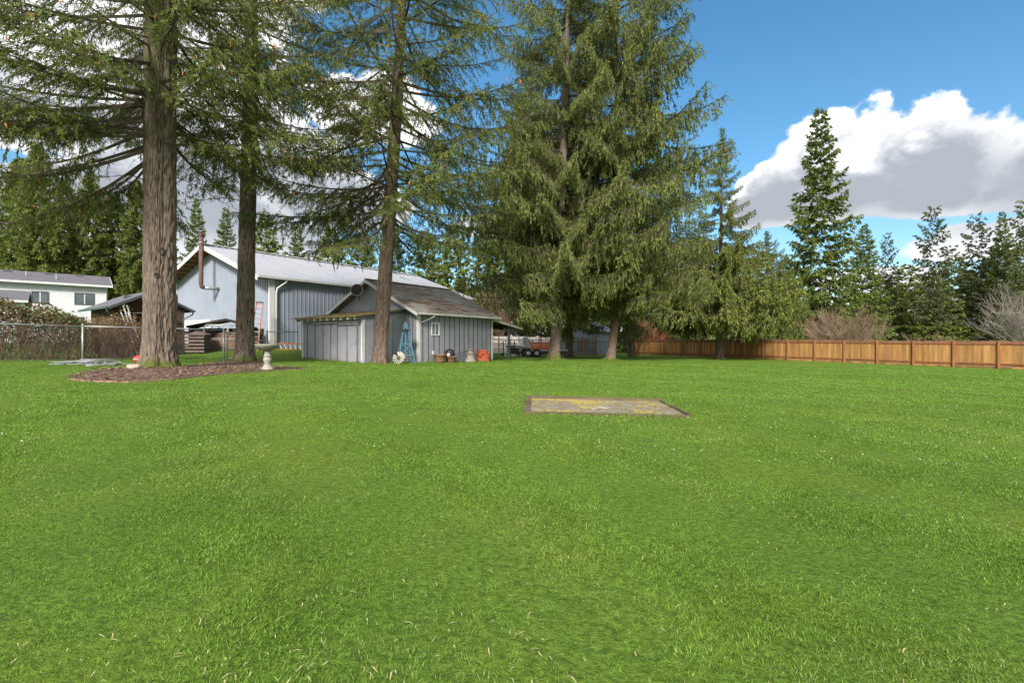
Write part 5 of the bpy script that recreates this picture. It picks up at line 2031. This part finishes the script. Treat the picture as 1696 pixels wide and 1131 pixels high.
MATS_N = [M['needle'], M['twig'], M['cone']]
MATS_O = [M['needle_olive'], M['twig'], M['cone']]
MATS_C = [M['cedar'], M['twig'], M['cone']]
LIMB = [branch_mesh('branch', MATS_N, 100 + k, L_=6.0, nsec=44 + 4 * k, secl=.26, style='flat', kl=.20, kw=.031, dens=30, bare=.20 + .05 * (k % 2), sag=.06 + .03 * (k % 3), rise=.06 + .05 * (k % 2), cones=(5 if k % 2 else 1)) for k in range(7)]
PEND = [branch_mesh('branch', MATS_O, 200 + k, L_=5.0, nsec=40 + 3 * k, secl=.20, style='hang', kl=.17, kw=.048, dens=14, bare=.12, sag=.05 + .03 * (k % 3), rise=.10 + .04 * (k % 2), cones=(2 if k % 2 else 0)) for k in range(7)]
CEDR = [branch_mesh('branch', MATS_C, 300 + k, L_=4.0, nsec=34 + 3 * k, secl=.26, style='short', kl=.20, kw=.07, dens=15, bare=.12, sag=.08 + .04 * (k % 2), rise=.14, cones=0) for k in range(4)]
BARE = [bare_limb('dead_branch', 400 + k) for k in range(3)]


def grow(tree, cfun, rfun, meshes, rnd, spec, Lref, crown, name='branch'):
    """spec: list of (h0, h1, count, len(h)->m, pitch0, pitch1 (deg), azimuth weight or None)"""
    for (h0, h1, cnt, lf, p0, p1, azw) in spec:
        a0 = rnd.uniform(0, 6.28)
        for k in range(cnt):
            s = (k + rnd.random()) / cnt
            h = h0 + (h1 - h0) * s
            for _ in range(14):
                az = rnd.uniform(0, 2 * math.pi) if azw else a0 + k * 2.39996 + rnd.uniform(-.4, .4)
                if azw is None or rnd.random() < azw(az):
                    break
            ln = lf(h) * rnd.uniform(.78, 1.12)
            pit = R(p0 + (p1 - p0) * s + rnd.uniform(-11, 11))
            cx, cy = cfun(np.array(h))
            rr = float(rfun(np.array(h))) * .6
            me = meshes[rnd.randrange(len(meshes))]
            o = link(name, me, crown, (float(cx) + rr * math.cos(az), float(cy) + rr * math.sin(az), h), (rnd.uniform(-.2, .2), -pit, az))
            sc = ln / Lref
            o.scale = (sc, sc * rnd.uniform(.85, 1.1), sc * rnd.uniform(.85, 1.1))


def crown_core(name, cfun, H, top, m, seed, r0=.5):
    """dense short growth round the leader"""
    r = np.random.default_rng(seed)
    fo = Foliage()
    n = 900
    h = r.uniform(top, H, n)
    cx, cy = cfun(h)
    a = r.uniform(0, 2 * np.pi, n)
    rr = r0 * (H - h) / (H - top) * r.uniform(.2, 1, n)
    b = np.stack([cx + rr * np.cos(a), cy + rr * np.sin(a), h], 1)
    d = np.stack([np.cos(a), np.sin(a), r.uniform(-.4, .5, n)], 1)
    V, F = kites(b, d, r.uniform(.15, .4, n), r.uniform(.04, .08, n), r)
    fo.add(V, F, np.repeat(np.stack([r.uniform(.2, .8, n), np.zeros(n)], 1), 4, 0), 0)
    return fo.mesh(name, [m])


def near_tree(name, label, cat, xy, H, rbase, rtop_h, lean, meshes, Lref, spec, seed, barkm='bark', lobe=None, moss=.0, moss_up=None, flare=.2, lichen=.0, ring=56, core=M['needle'], dead=(), group=None, furrows=11, depth=.035):
    x, y = xy
    rnd = random.Random(seed)
    t = thing(name, label, cat, (x, y, g(x, y)), 0, group)
    (z1, r1) = rtop_h
    rfun = lambda z: np.interp(z, [-1, 0, 2, z1, H], [rbase * 1.08, rbase * 1.05, rbase, r1, .03])
    cfun = lambda z: (np.interp(z, lean[0], lean[1]), np.interp(z, lean[0], lean[2]))
    zs = np.concatenate([np.linspace(-.25, 1.4, 20), np.linspace(1.5, 12, 96), np.linspace(12.3, H, 36)])
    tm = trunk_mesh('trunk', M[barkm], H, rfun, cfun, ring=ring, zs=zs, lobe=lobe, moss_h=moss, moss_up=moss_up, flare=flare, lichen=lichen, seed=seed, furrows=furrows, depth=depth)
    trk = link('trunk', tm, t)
    cr = link('crown', crown_core('crown', cfun, H + .4, H - 6, core, seed), t)
    grow(t, cfun, rfun, meshes, rnd, spec, Lref, cr)
    if dead:
        grow(t, cfun, rfun, BARE, rnd, dead, 3.5, cr, 'dead_branch')
    return t


vr = Vector((.81, .59))                            # to the right as seen from the camera at the first tree
# azimuth weights: more limbs to the open left side
front_w = lambda a: 1.0 if math.cos(a - R(-58)) > .55 else 0.0
left_w = lambda a: .35 + .65 * (math.cos(a - R(200)) * .5 + .5)

T1 = near_tree('fir_tree', 'tall fir with a thick furrowed double trunk in the mulch bed', 'tree', (-11.87, 16.1), 27, .335, (12, .325),
          ([0, 6, 12, 27], [0, .0, .02, .1], [0, 0, .02, .1]), LIMB, 6.0,
          [(9.6, 13.4, 9, lambda h: 3.0, -22, -12, front_w), (6.9, 9.2, 26, lambda h: 5.6, -16, 2, left_w), (8.6, 14, 48, lambda h: 5.4, -10, 2, None), (14, 26, 34, lambda h: 5.2 * (27.5 - h) / 13.5 + .4, 0, 24, None)],
          21, lobe=(.215, .155, .80, .97), moss=.35, moss_up=(6.2, 8.5, .5), flare=.26, lichen=.1, ring=144,
          dead=[(5.6, 9.5, 6, lambda h: 2.6, -6, 8, None)], furrows=17, depth=.085)
for (lat, zk, sk) in ((.16, 3.85, .9), (.02, 3.05, .6)):
    # knots where limbs broke off
    ctr = Vector((.593, -.805)) * math.sqrt(max(.335 ** 2 - lat ** 2, .01)) + Vector((.805, .593)) * lat
    m = MB().lathe([(.085 * sk, -.02), (.10 * sk, .02), (.075 * sk, .05), (.045 * sk, .02), (.01, -.03)], n=14, wob=.12)
    k = m.build('knot', M['hut_dark'], T1.children[0], True, (ctr.x, ctr.y, zk), (R(90), 0, R(36)))
    k.scale = (1, 1.5, 1)
near_tree('fir_tree', 'slimmer fir behind the bird bath at the back of the mulch bed', 'tree', (-12.1, 21.85), 29, .350, (12, .29),
          ([0, 6, 12, 29], [0, .12, .28, .5], [0, 0, 0, 0]), LIMB, 6.0,
          [(11.5, 16.5, 8, lambda h: 2.8, -22, -12, front_w), (9.0, 11.5, 11, lambda h: 4.8, -14, -4, None), (10.5, 18, 40, lambda h: 4.9, -12, 2, None), (18, 28.4, 26, lambda h: 4.8 * (29.4 - h) / 11.4 + .4, 0, 26, None)],
          22, moss=.30, moss_up=(8, 10.5, .4), flare=.17, ring=96, dead=[(6.0, 9.5, 5, lambda h: 2.4, -8, 6, None)], furrows=13, depth=.06)
near_tree('fir_tree', 'leaning fir growing against the lean-to of the grey shed', 'tree', (-6.32, 23.1), 30, .335, (12, .27),
          ([0, 3, 6, 12, 18, 30], [0, .16, .38, .78, 1.10, 1.5], [0, 0, 0, 0, 0, 0]), LIMB, 6.0,
          [(6.3, 9.0, 20, lambda h: 6.2, -14, -4, None), (8, 14, 46, lambda h: 6.6, -10, 0, None), (14, 19, 32, lambda h: 6.0, -4, 8, None), (19, 29.4, 26, lambda h: 5.8 * (30.4 - h) / 11.4 + .4, 4, 28, None)],
          23, moss=.0, moss_up=(5, 8, .35), flare=.12, ring=56, barkm='bark_red', dead=[(3.6, 6, 3, lambda h: 1.6, -10, 6, None)], furrows=9, depth=.03)
near_tree('spruce_tree', 'drooping spruce with moss round its foot beside the trailer', 'tree', (2.8, 32.2), 31, .34, (12, .27),
          ([0, 4, 12, 31], [0, .28, .55, 1.2], [0, 0, 0, 0]), PEND, 5.0,
          [(5.3, 8, 24, lambda h: 5.4, -16, -10, None), (6.5, 15, 50, lambda h: 6.6, -14, -2, None), (15, 22, 28, lambda h: 5.2, -6, 12, None), (22, 30.4, 26, lambda h: 5.0 * (31.2 - h) / 9.2 + .4, 6, 30, None)],
          24, moss=.75, flare=.26, ring=48, core=M['needle_olive'], furrows=9, lichen=.3)
near_tree('spruce_tree', 'widest drooping spruce with a bare grey trunk nearest the board fence'.replace(' nearest', ' facing'), 'tree', (7.0, 34.3), 33, .29, (12, .25),
          ([0, 4, 12, 33], [0, .45, .55, .3], [0, 0, 0, 0]), PEND, 5.0,
          [(5.0, 8, 30, lambda h: 6.0, -22, -12, None), (7, 15, 50, lambda h: 7.0, -14, 0, None), (15, 24, 38, lambda h: 7.6 - .2 * (h - 15), -4, 18, None), (24, 32.4, 28, lambda h: 5.2 * (33.2 - h) / 9.2 + .5, 10, 34, None)],
          25, moss=.2, flare=.14, ring=48, core=M['needle_olive'], furrows=9, barkm='bark_red')
near_tree('spruce_tree', 'dark trunked spruce standing by the weathered picket panel', 'tree', (4.85, 41.0), 26, .31, (12, .22),
          ([0, 26], [0, 0], [0, 0]), PEND, 5.0,
          [(3.8, 12, 40, lambda h: 4.4, -20, -8, None), (12, 25.5, 40, lambda h: 4.2 * (26.5 - h) / 14.5 + .4, -4, 20, None)],
          26, barkm='bark_red', flare=.22, ring=36, core=M['needle_olive'])
near_tree('cedar_tree', 'broad drooping cedar standing before the board fence', 'tree', (17.6, 41.0), 19.2, .29, (8, .17),
          ([0, 19], [0, .25], [0, 0]), CEDR, 4.0,
          [(4.3, 6.0, 40, lambda h: 5.5, -9, -3, None), (4.5, 10, 72, lambda h: 5.2 - .38 * (h - 5), -14, 2, None), (10, 18.6, 46, lambda h: 2.6 * (19.8 - h) / 9.8 + .35, 6, 30, None)],
          27, barkm='bark_red', flare=.14, ring=36, core=M['cedar'])
near_tree('cedar_tree', 'young bushy cedar rising behind the board fence next to the broad one', 'tree', (25.6, 48.5), 12.4, .22, (6, .15),
          ([0, 12], [0, 0], [0, 0]), CEDR, 4.0,
          [(1.2, 6, 56, lambda h: 3.7, -20, 0, None), (6, 12, 46, lambda h: 3.2 * (12.8 - h) / 6.8 + .3, 0, 30, None)],
          28, barkm='bark_red', ring=24, core=M['cedar'])


# ------------------------------------------------------------------ trees farther off: whole crowns shared between alike trees
def far_crown(name, mats, seed, H, base, prof, nbr, style, kl, kw, dens, p0, p1, secl=.28, nsec=12, sag=.08):
    r = np.random.default_rng(seed)
    fo = Foliage()
    for k in range(nbr):
        s = (k + r.uniform()) / nbr
        h = base + (H - base) * s
        L_ = max(prof(s) * r.uniform(.75, 1.15), .25)
        az = k * 2.39996 + r.uniform(-.5, .5)
        pit = R(p0 + (p1 - p0) * s + r.uniform(-15, 13))
        Rm = np.array((Matrix.Rotation(az, 3, 'Z') @ Matrix.Rotation(-pit, 3, 'Y')))
        branch_parts(fo, L_=L_, r=r, nsec=max(int(nsec * min(1, .35 + L_ / 4)), 4), secl=secl, style=style, kl=kl, kw=kw, dens=dens, bare=.15, sag=sag, rise=.12,
                     origin=np.array([0, 0, h]), rot=Rm, tube_r=.010, wood=(style == 'flat'))
    return fo.mesh(name, mats)


def far_trunk(name, H, r0, lean=.0):
    z = np.linspace(-.3, H, 16)
    r = r0 * (1 - .93 * np.clip(z / H, 0, 1) ** 1.1) + .02
    return MB().tube([(lean * (q / H) ** 1.5, 0, q) for q in z], list(r), 10).mesh(name, M['bark_far'], True)


MD = [M['needle_deep'], M['twig']]
MG = [M['needle_grey'], M['twig']]
MO = [M['needle_olive'], M['twig']]
CR = {
    'fir': [(far_crown('crown', MD, 500 + k, 30, 2.0, lambda s: 5.6 * (1 - s) ** .8 + .3, 185, 'flat', .42, .17, 19, -14, 28, nsec=16), far_trunk('trunk', 29.5, .42)) for k in range(2)],
    'tall': [(far_crown('crown', MO, 520 + k, 30, 9.0, lambda s: 4.3 * (1 - s) ** .7 * (.75 + .5 * s) + .3, 110, 'short', .40, .15, 3.5, -16, 22, nsec=12), far_trunk('trunk', 29.5, .45, .3)) for k in range(3)],
    'pine': [(far_crown('crown', MG, 540 + k, 20, 4.5, lambda s: 3.6 * (1 - s ** 2.2) * (.55 + .45 * s) + .6, 78, 'flat', .34, .17, 24, 0, 34, secl=.24, nsec=9, sag=.0), far_trunk('trunk', 19, .30, .2)) for k in range(3)],
    'bushy': [(far_crown('crown', MO, 560 + k, 14, .6, lambda s: 4.2 * (1 - s) ** .8 + .3, 110, 'flat', .40, .18, 19, -12, 30, nsec=12), far_trunk('trunk', 13.5, .25)) for k in range(2)],
}
HREF = {'fir': 30, 'tall': 30, 'pine': 20, 'bushy': 14}


def far_tree(kind, px, d, apex, label, group, k=0, wide=1.0, cat='tree', name=None):
    x, y = W(px, d), d
    z = g(x, y)
    H = Zp(apex, d) - z
    t = thing(name or {'fir': 'fir_tree', 'tall': 'fir_tree', 'pine': 'pine_tree', 'bushy': 'conifer_tree'}[kind], label, cat, (x, y, z), random.uniform(0, 6.28), group)
    c, tr = CR[kind][k % len(CR[kind])]
    s = H / HREF[kind]
    for nm, me in (('trunk', tr), ('crown', c)):
        o = link(nm, me, t)
        o.scale = (s * wide, s * wide, s)
    return t


far_tree('fir', 1358, 62, 182, 'tall dark green fir with pointed top rising behind the board fence', None, 0, 1.02)
far_tree('pine', 1545, 74, 346, 'round topped open pine beyond the board fence', None, 0, .95)
far_tree('pine', 1616, 80, 358, 'ragged pine with twin pale stems beyond the board fence', None, 1, .9)
far_tree('fir', 1660, 78, 352, 'narrow dark conifer between the pines beyond the board fence', None, 1, .75)
far_tree('pine', 1700, 72, 330, 'broad dark pine above the bare grey tree', None, 2, 1.0)
far_tree('fir', 1432, 70, 372, 'grey green spruce filling the gap beside the tall dark fir', None, 1, 1.15)
far_tree('pine', 1470, 84, 388, 'thin spindly pine with sparse clumps behind the grey green spruce', None, 1, .7)
for px, d, ap, k, wd in ((1500, 88, 440, 0, 1.5), (1540, 82, 450, 1, 1.5), (1580, 92, 425, 1, 1.5), (1620, 84, 440, 0, 1.5), (1655, 90, 405, 0, 1.5), (1695, 86, 410, 1, 1.5), (1460, 86, 455, 0, 1.5), (1310, 76, 430, 1, 1.4), (1760, 84, 400, 1, 1.5), (1850, 90, 420, 0, 1.4), (1405, 80, 470, 1, 1.5)):
    far_tree('bushy', px, d, ap, 'low dark conifer in the thicket beyond the board fence', 'low conifers beyond the board fence', k, wd)
for px, d, ap, k, wd in ((1125, 60, 400, 0, 1.0), (1165, 66, 430, 1, 1.1), (1085, 64, 380, 1, 1.1)):
    far_tree('bushy', px, d, ap, 'dense dark conifer filling the gap between spruce and cedar', 'conifers between spruce and cedar', k, wd)
for px, d, ap, k, wd, lab in ((-30, 66, 280, 1, 1.1, 'tall fir standing straight behind the garage roof'), (32, 60, 262, 2, 1.0, 'tall fir with bare stem behind the gap of house and garage'),
                         (62, 58, 240, 0, 1.0, 'tallest fir with bare dark stem above the house ridge'), (108, 64, 300, 1, 1.1, 'fir behind the middle of the house ridge beside the tallest one'),
                         (150, 62, 285, 2, 1.0, 'fir rising behind the end vent of the house roof'), (190, 66, 318, 0, 1.1, 'fir in the gap between white house and brown hut'),
                         (228, 60, 300, 1, 1.0, 'fir behind the brown hut roof'), (268, 70, 330, 2, 1.0, 'fir half hidden by the thick double trunk')):
    far_tree('tall', px, d, ap, lab, 'firs behind the white house', k, wd)
for px, d, ap, k, wd in ((-60, 74, 385, 0, 1.5), (20, 72, 395, 1, 1.4), (92, 76, 380, 0, 1.5), (165, 72, 390, 1, 1.4), (235, 74, 385, 0, 1.4)):
    far_tree('bushy', px, d, ap, 'bushy conifer under the tall firs behind the white house', 'bushy conifers behind the white house', k, wd)
far_tree('fir', 326, 66, 328, 'pale slender fir showing between the two mulch bed trunks', None, 0, .8)
far_tree('fir', 374, 62, 345, 'bushier fir just behind the barn stove pipe', None, 1, .85)
for px, d, ap, k, wd in ((440, 72, 352, 0, .9), (492, 76, 368, 1, .9), (548, 70, 376, 2, .95), (600, 78, 385, 0, 1.0), (655, 72, 372, 1, 1.0), (705, 76, 380, 2, 1.0), (752, 70, 372, 0, 1.0), (800, 66, 350, 1, 1.0), (838, 62, 330, 2, 1.0)):
    far_tree('fir' if k == 1 else 'bushy', px, d, ap, 'conifer standing behind the long roof of the barn', 'conifers behind the barn', k, wd)
for px, d, ap, k in ((864, 53, 160, 1), (891, 56, 190, 2)):
    far_tree('tall', px, d, ap, 'tall fir with pale bare trunk behind the pale board fence', 'firs behind the pale board fence', k, .85)
for px, d, ap, k, wd in ((905, 72, 400, 0, 1.3), (960, 70, 395, 1, 1.3), (1020, 74, 390, 0, 1.3)):
    far_tree('bushy', px, d, ap, 'conifer closing the view behind the blue grey shed', 'conifers behind the blue grey shed', k, wd)


def far_woods():
    """the wood on the skyline, one mass"""
    r = np.random.default_rng(77)
    fo = Foliage()
    for k in range(110):
        d = r.uniform(115, 150)
        px = -900 + 3500 * k / 110 + r.uniform(-12, 12)
        x, y = (px - 848) / 800 * d, d
        H = r.uniform(13, 21)
        n = 620
        h = r.uniform(0, 1, n) ** 1.2
        rad = (3.8 * (1 - h) ** .8 + .2) * np.sqrt(r.uniform(.15, 1, n))
        a = r.uniform(0, 2 * np.pi, n)
        b = np.stack([x + rad * np.cos(a), y + rad * np.sin(a), g(x, y) + h * H], 1)
        dd = np.stack([np.cos(a), np.sin(a), r.uniform(-.7, .3, n)], 1)
        V, F = kites(b, dd, r.uniform(.8, 1.9, n), r.uniform(.5, 1.0, n), r)
        fo.add(V, F, np.repeat(np.stack([np.clip(r.normal(.4, .2, n), 0, 1), np.zeros(n)], 1), 4, 0), 0)
    o = link('far_woods', fo.mesh('far_woods', [M['needle_deep']]))
    o['kind'] = 'stuff'
    o['label'] = 'distant dark conifer wood along the skyline'


far_woods()


# ------------------------------------------------------------------ bare shrubs and brambles
def bare_shrub(name, label, xy, H, Rd, seed, m, n0=26, up=.9, cat='shrub', th=1.0):
    """many fine leafless shoots from one foot"""
    r = np.random.default_rng(seed)
    x, y = xy
    t = thing(name, label, cat, (x, y, g(x, y)))
    q = np.linspace(0, 1, 6)
    a = r.uniform(0, 2 * np.pi, n0)
    out = np.sqrt(r.uniform(.02, 1, n0))
    tip = np.stack([Rd * out * np.cos(a), Rd * out * np.sin(a), H * (1 - .45 * out ** 2) * r.uniform(.75, 1.05, n0)], 1)
    foot = np.stack([Rd * .18 * np.cos(a), Rd * .18 * np.sin(a), np.full(n0, -.1)], 1)
    ctrl = foot * .5 + tip * np.array([.35, .35, .6])
    P = foot[:, None] * ((1 - q) ** 2)[None, :, None] + ctrl[:, None] * (2 * q * (1 - q))[None, :, None] + tip[:, None] * (q ** 2)[None, :, None]
    rad = np.tile((.045 * (1 - q * .75)) * th, (n0, 1))
    v, f = strips(P, rad)
    fo = Foliage()
    fo.add(v, f, zero(len(v)), 0)
    st = link('stems', fo.mesh('stems', [m]), t)
    # two generations of twigs
    fo = Foliage()
    src = P
    for gen, (cnt, ln, rr) in enumerate(((9, .30, .020), (6, .17, .012))):
        k = np.repeat(np.arange(len(src)), cnt)
        s = r.uniform(.3, 1, len(k))
        i = np.minimum((s * (src.shape[1] - 1)).astype(int), src.shape[1] - 2)
        w = s * (src.shape[1] - 1) - i
        b = src[k, i] * (1 - w)[:, None] + src[k, i + 1] * w[:, None]
        dirn = norm(src[k, i + 1] - src[k, i])
        d = norm(dirn + r.normal(0, .55, (len(k), 3)) + np.array([0, 0, .25 * up]))
        L_ = r.uniform(.5, 1.2, len(k)) * ln * H
        qq = np.linspace(0, 1, 4)
        tw = b[:, None] + d[:, None] * (L_[:, None] * qq)[..., None] + np.array([0, 0, 1.]) * (.12 * L_[:, None] * qq ** 2)[..., None]
        v, f = strips(tw, np.tile(rr * (1 - qq * .7), (len(k), 1)) * th)
        fo.add(v, f, zero(len(v)), 0)
        src = tw
    tw = link('twigs', fo.mesh('twigs', [m]), t)
    return t


M['twig_brown'] = mat('twig_brown', [(.13, .075, .052), (.27, .185, .13)], scale=.8, rough=.9)
M['twig_grey'] = mat('twig_grey', [(.14, .115, .105), (.30, .26, .235)], scale=.8, rough=.9)
M['twig_red'] = mat('twig_red', [(.22, .085, .045), (.38, .17, .09)], scale=.8, rough=.9)
bare_shrub('bare_shrub', 'round leafless brown shrub behind the board fence below the tall fir', (W(1395, 52), 52), 5.3, 4.0, 1, M['twig_brown'], 40, 1.0)
bare_shrub('bare_shrub', 'leafless brown shrub touching the end of the board fence'.replace(' touching', ' at'), (W(1048, 45), 45), 3.6, 2.0, 2, M['twig_brown'], 24, .5, th=.8)
bare_shrub('bare_shrub', 'reddish leafless shrub behind the far end of the board fence', (W(1078, 58), 58), 4.2, 2.4, 3, M['twig_red'], 30, .9)
bare_shrub('bare_tree', 'pale grey leafless tree leaning over the board fence', (W(1712, 46), 46), 6.6, 4.2, 4, M['twig_grey'], 34, .6, 'tree', 1.1)
bare_shrub('bare_shrub', 'low pale leafless shrub under the pines behind the board fence', (W(1545, 50), 50), 2.5, 4.0, 5, M['twig_brown'], 26, .2, th=.8)
bare_shrub('bare_shrub', 'tawny leafless shrub behind the carport roof', (W(822, 58), 58), 7.0, 2.8, 6, M['twig_brown'], 30, 1.0)


def bramble(name, label, pts, h, depth, seed, leafm, nl, nc, redness=.25, leaf=(.06, .11), low=.35):
    r = np.random.default_rng(seed)
    P = np.array(pts)
    seg = np.linalg.norm(np.diff(P, axis=0), axis=1)
    cum = np.concatenate([[0], np.cumsum(seg)])
    t = thing(name, label, 'bramble', (P[0, 0], P[0, 1], g(P[0, 0], P[0, 1])))
    org = np.array([P[0, 0], P[0, 1], g(P[0, 0], P[0, 1])])

    def along(s):
        return np.stack([np.interp(s, cum, P[:, 0]), np.interp(s, cum, P[:, 1])], 1)
    d = (P[-1] - P[0]) / np.linalg.norm(P[-1] - P[0])
    nrm = np.array([-d[1], d[0]])
    s = r.uniform(0, cum[-1], nc)
    b = along(s) + nrm[None] * r.uniform(0, depth, nc)[:, None]
    z = G(b[:, 0], b[:, 1])
    hh = h(s / cum[-1])
    q = np.linspace(0, 1, 7)
    a = r.uniform(0, 2 * np.pi, nc)
    rch = r.uniform(.3, 1.5, nc)
    w1 = (r.uniform(0, 1, nc) < .35) * 1.0
    h0 = r.uniform(.05, .8, nc)
    top = r.uniform(.6, 1.05, nc) * hh
    C = np.stack([b[:, 0][:, None] + np.cos(a)[:, None] * rch[:, None] * q, b[:, 1][:, None] + np.sin(a)[:, None] * rch[:, None] * q,
                  z[:, None] + top[:, None] * (np.sin(q * 2.3) * w1[:, None] + (1 - w1)[:, None] * (h0[:, None] + .35 * np.sin(q * 3 + a[:, None])))], -1) - org
    v, f = strips(C, np.tile(.009 * (1 - q * .6), (nc, 1)))
    fo = Foliage()
    fo.add(v, f, zero(len(v)), 0)
    link('canes', fo.mesh('canes', [M['cane']]), t)
    s = r.uniform(0, cum[-1], nl)
    b = along(s) + nrm[None] * (r.uniform(0, 1, nl) * depth)[:, None] + r.normal(0, .08, (nl, 2))
    hh = h(s / cum[-1])
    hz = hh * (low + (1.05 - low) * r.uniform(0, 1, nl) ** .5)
    lump = .75 + .5 * vnoise(b[:, 0] * 1.3, b[:, 1] * 1.3, seed)
    p = np.stack([b[:, 0], b[:, 1], G(b[:, 0], b[:, 1]) + hz * lump], 1) - org
    dd = np.stack([r.normal(0, 1, nl), r.normal(-.3, 1, nl), r.normal(.0, .5, nl)], 1)
    V, F = kites(p, dd, r.uniform(*leaf, nl) * 1.2, r.uniform(*leaf, nl), r, .1)
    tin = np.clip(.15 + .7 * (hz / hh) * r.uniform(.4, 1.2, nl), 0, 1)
    tip = (r.uniform(0, 1, nl) < redness) * r.uniform(.3, 1, nl)
    fo = Foliage()
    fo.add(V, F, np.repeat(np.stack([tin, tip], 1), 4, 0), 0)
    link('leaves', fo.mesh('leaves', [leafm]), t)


bramble('bramble_thicket', 'tangled bramble with green and reddish leaves behind the chain link fence', [(-24.5, 17.3), (-21.2, 19.4), (-18.6, 21.6)],
        lambda s: np.interp(s, [0, .5, .8, 1], [2.25, 2.2, 2.0, 1.4]), 1.6, 5, M['bramble'], 10500, 1300, .34, (.06, .13), .06)
bramble('yellow_shrub', 'loose yellowish shrub with pinkish twigs between bramble and brown hut', [(-18.6, 21.7), (-17.2, 23.0), (-16.6, 23.8)],
        lambda s: np.interp(s, [0, .4, 1], [1.9, 2.1, 1.2]), 1.0, 6, M['yellowleaf'], 1700, 700, .4, (.04, .09), .1)
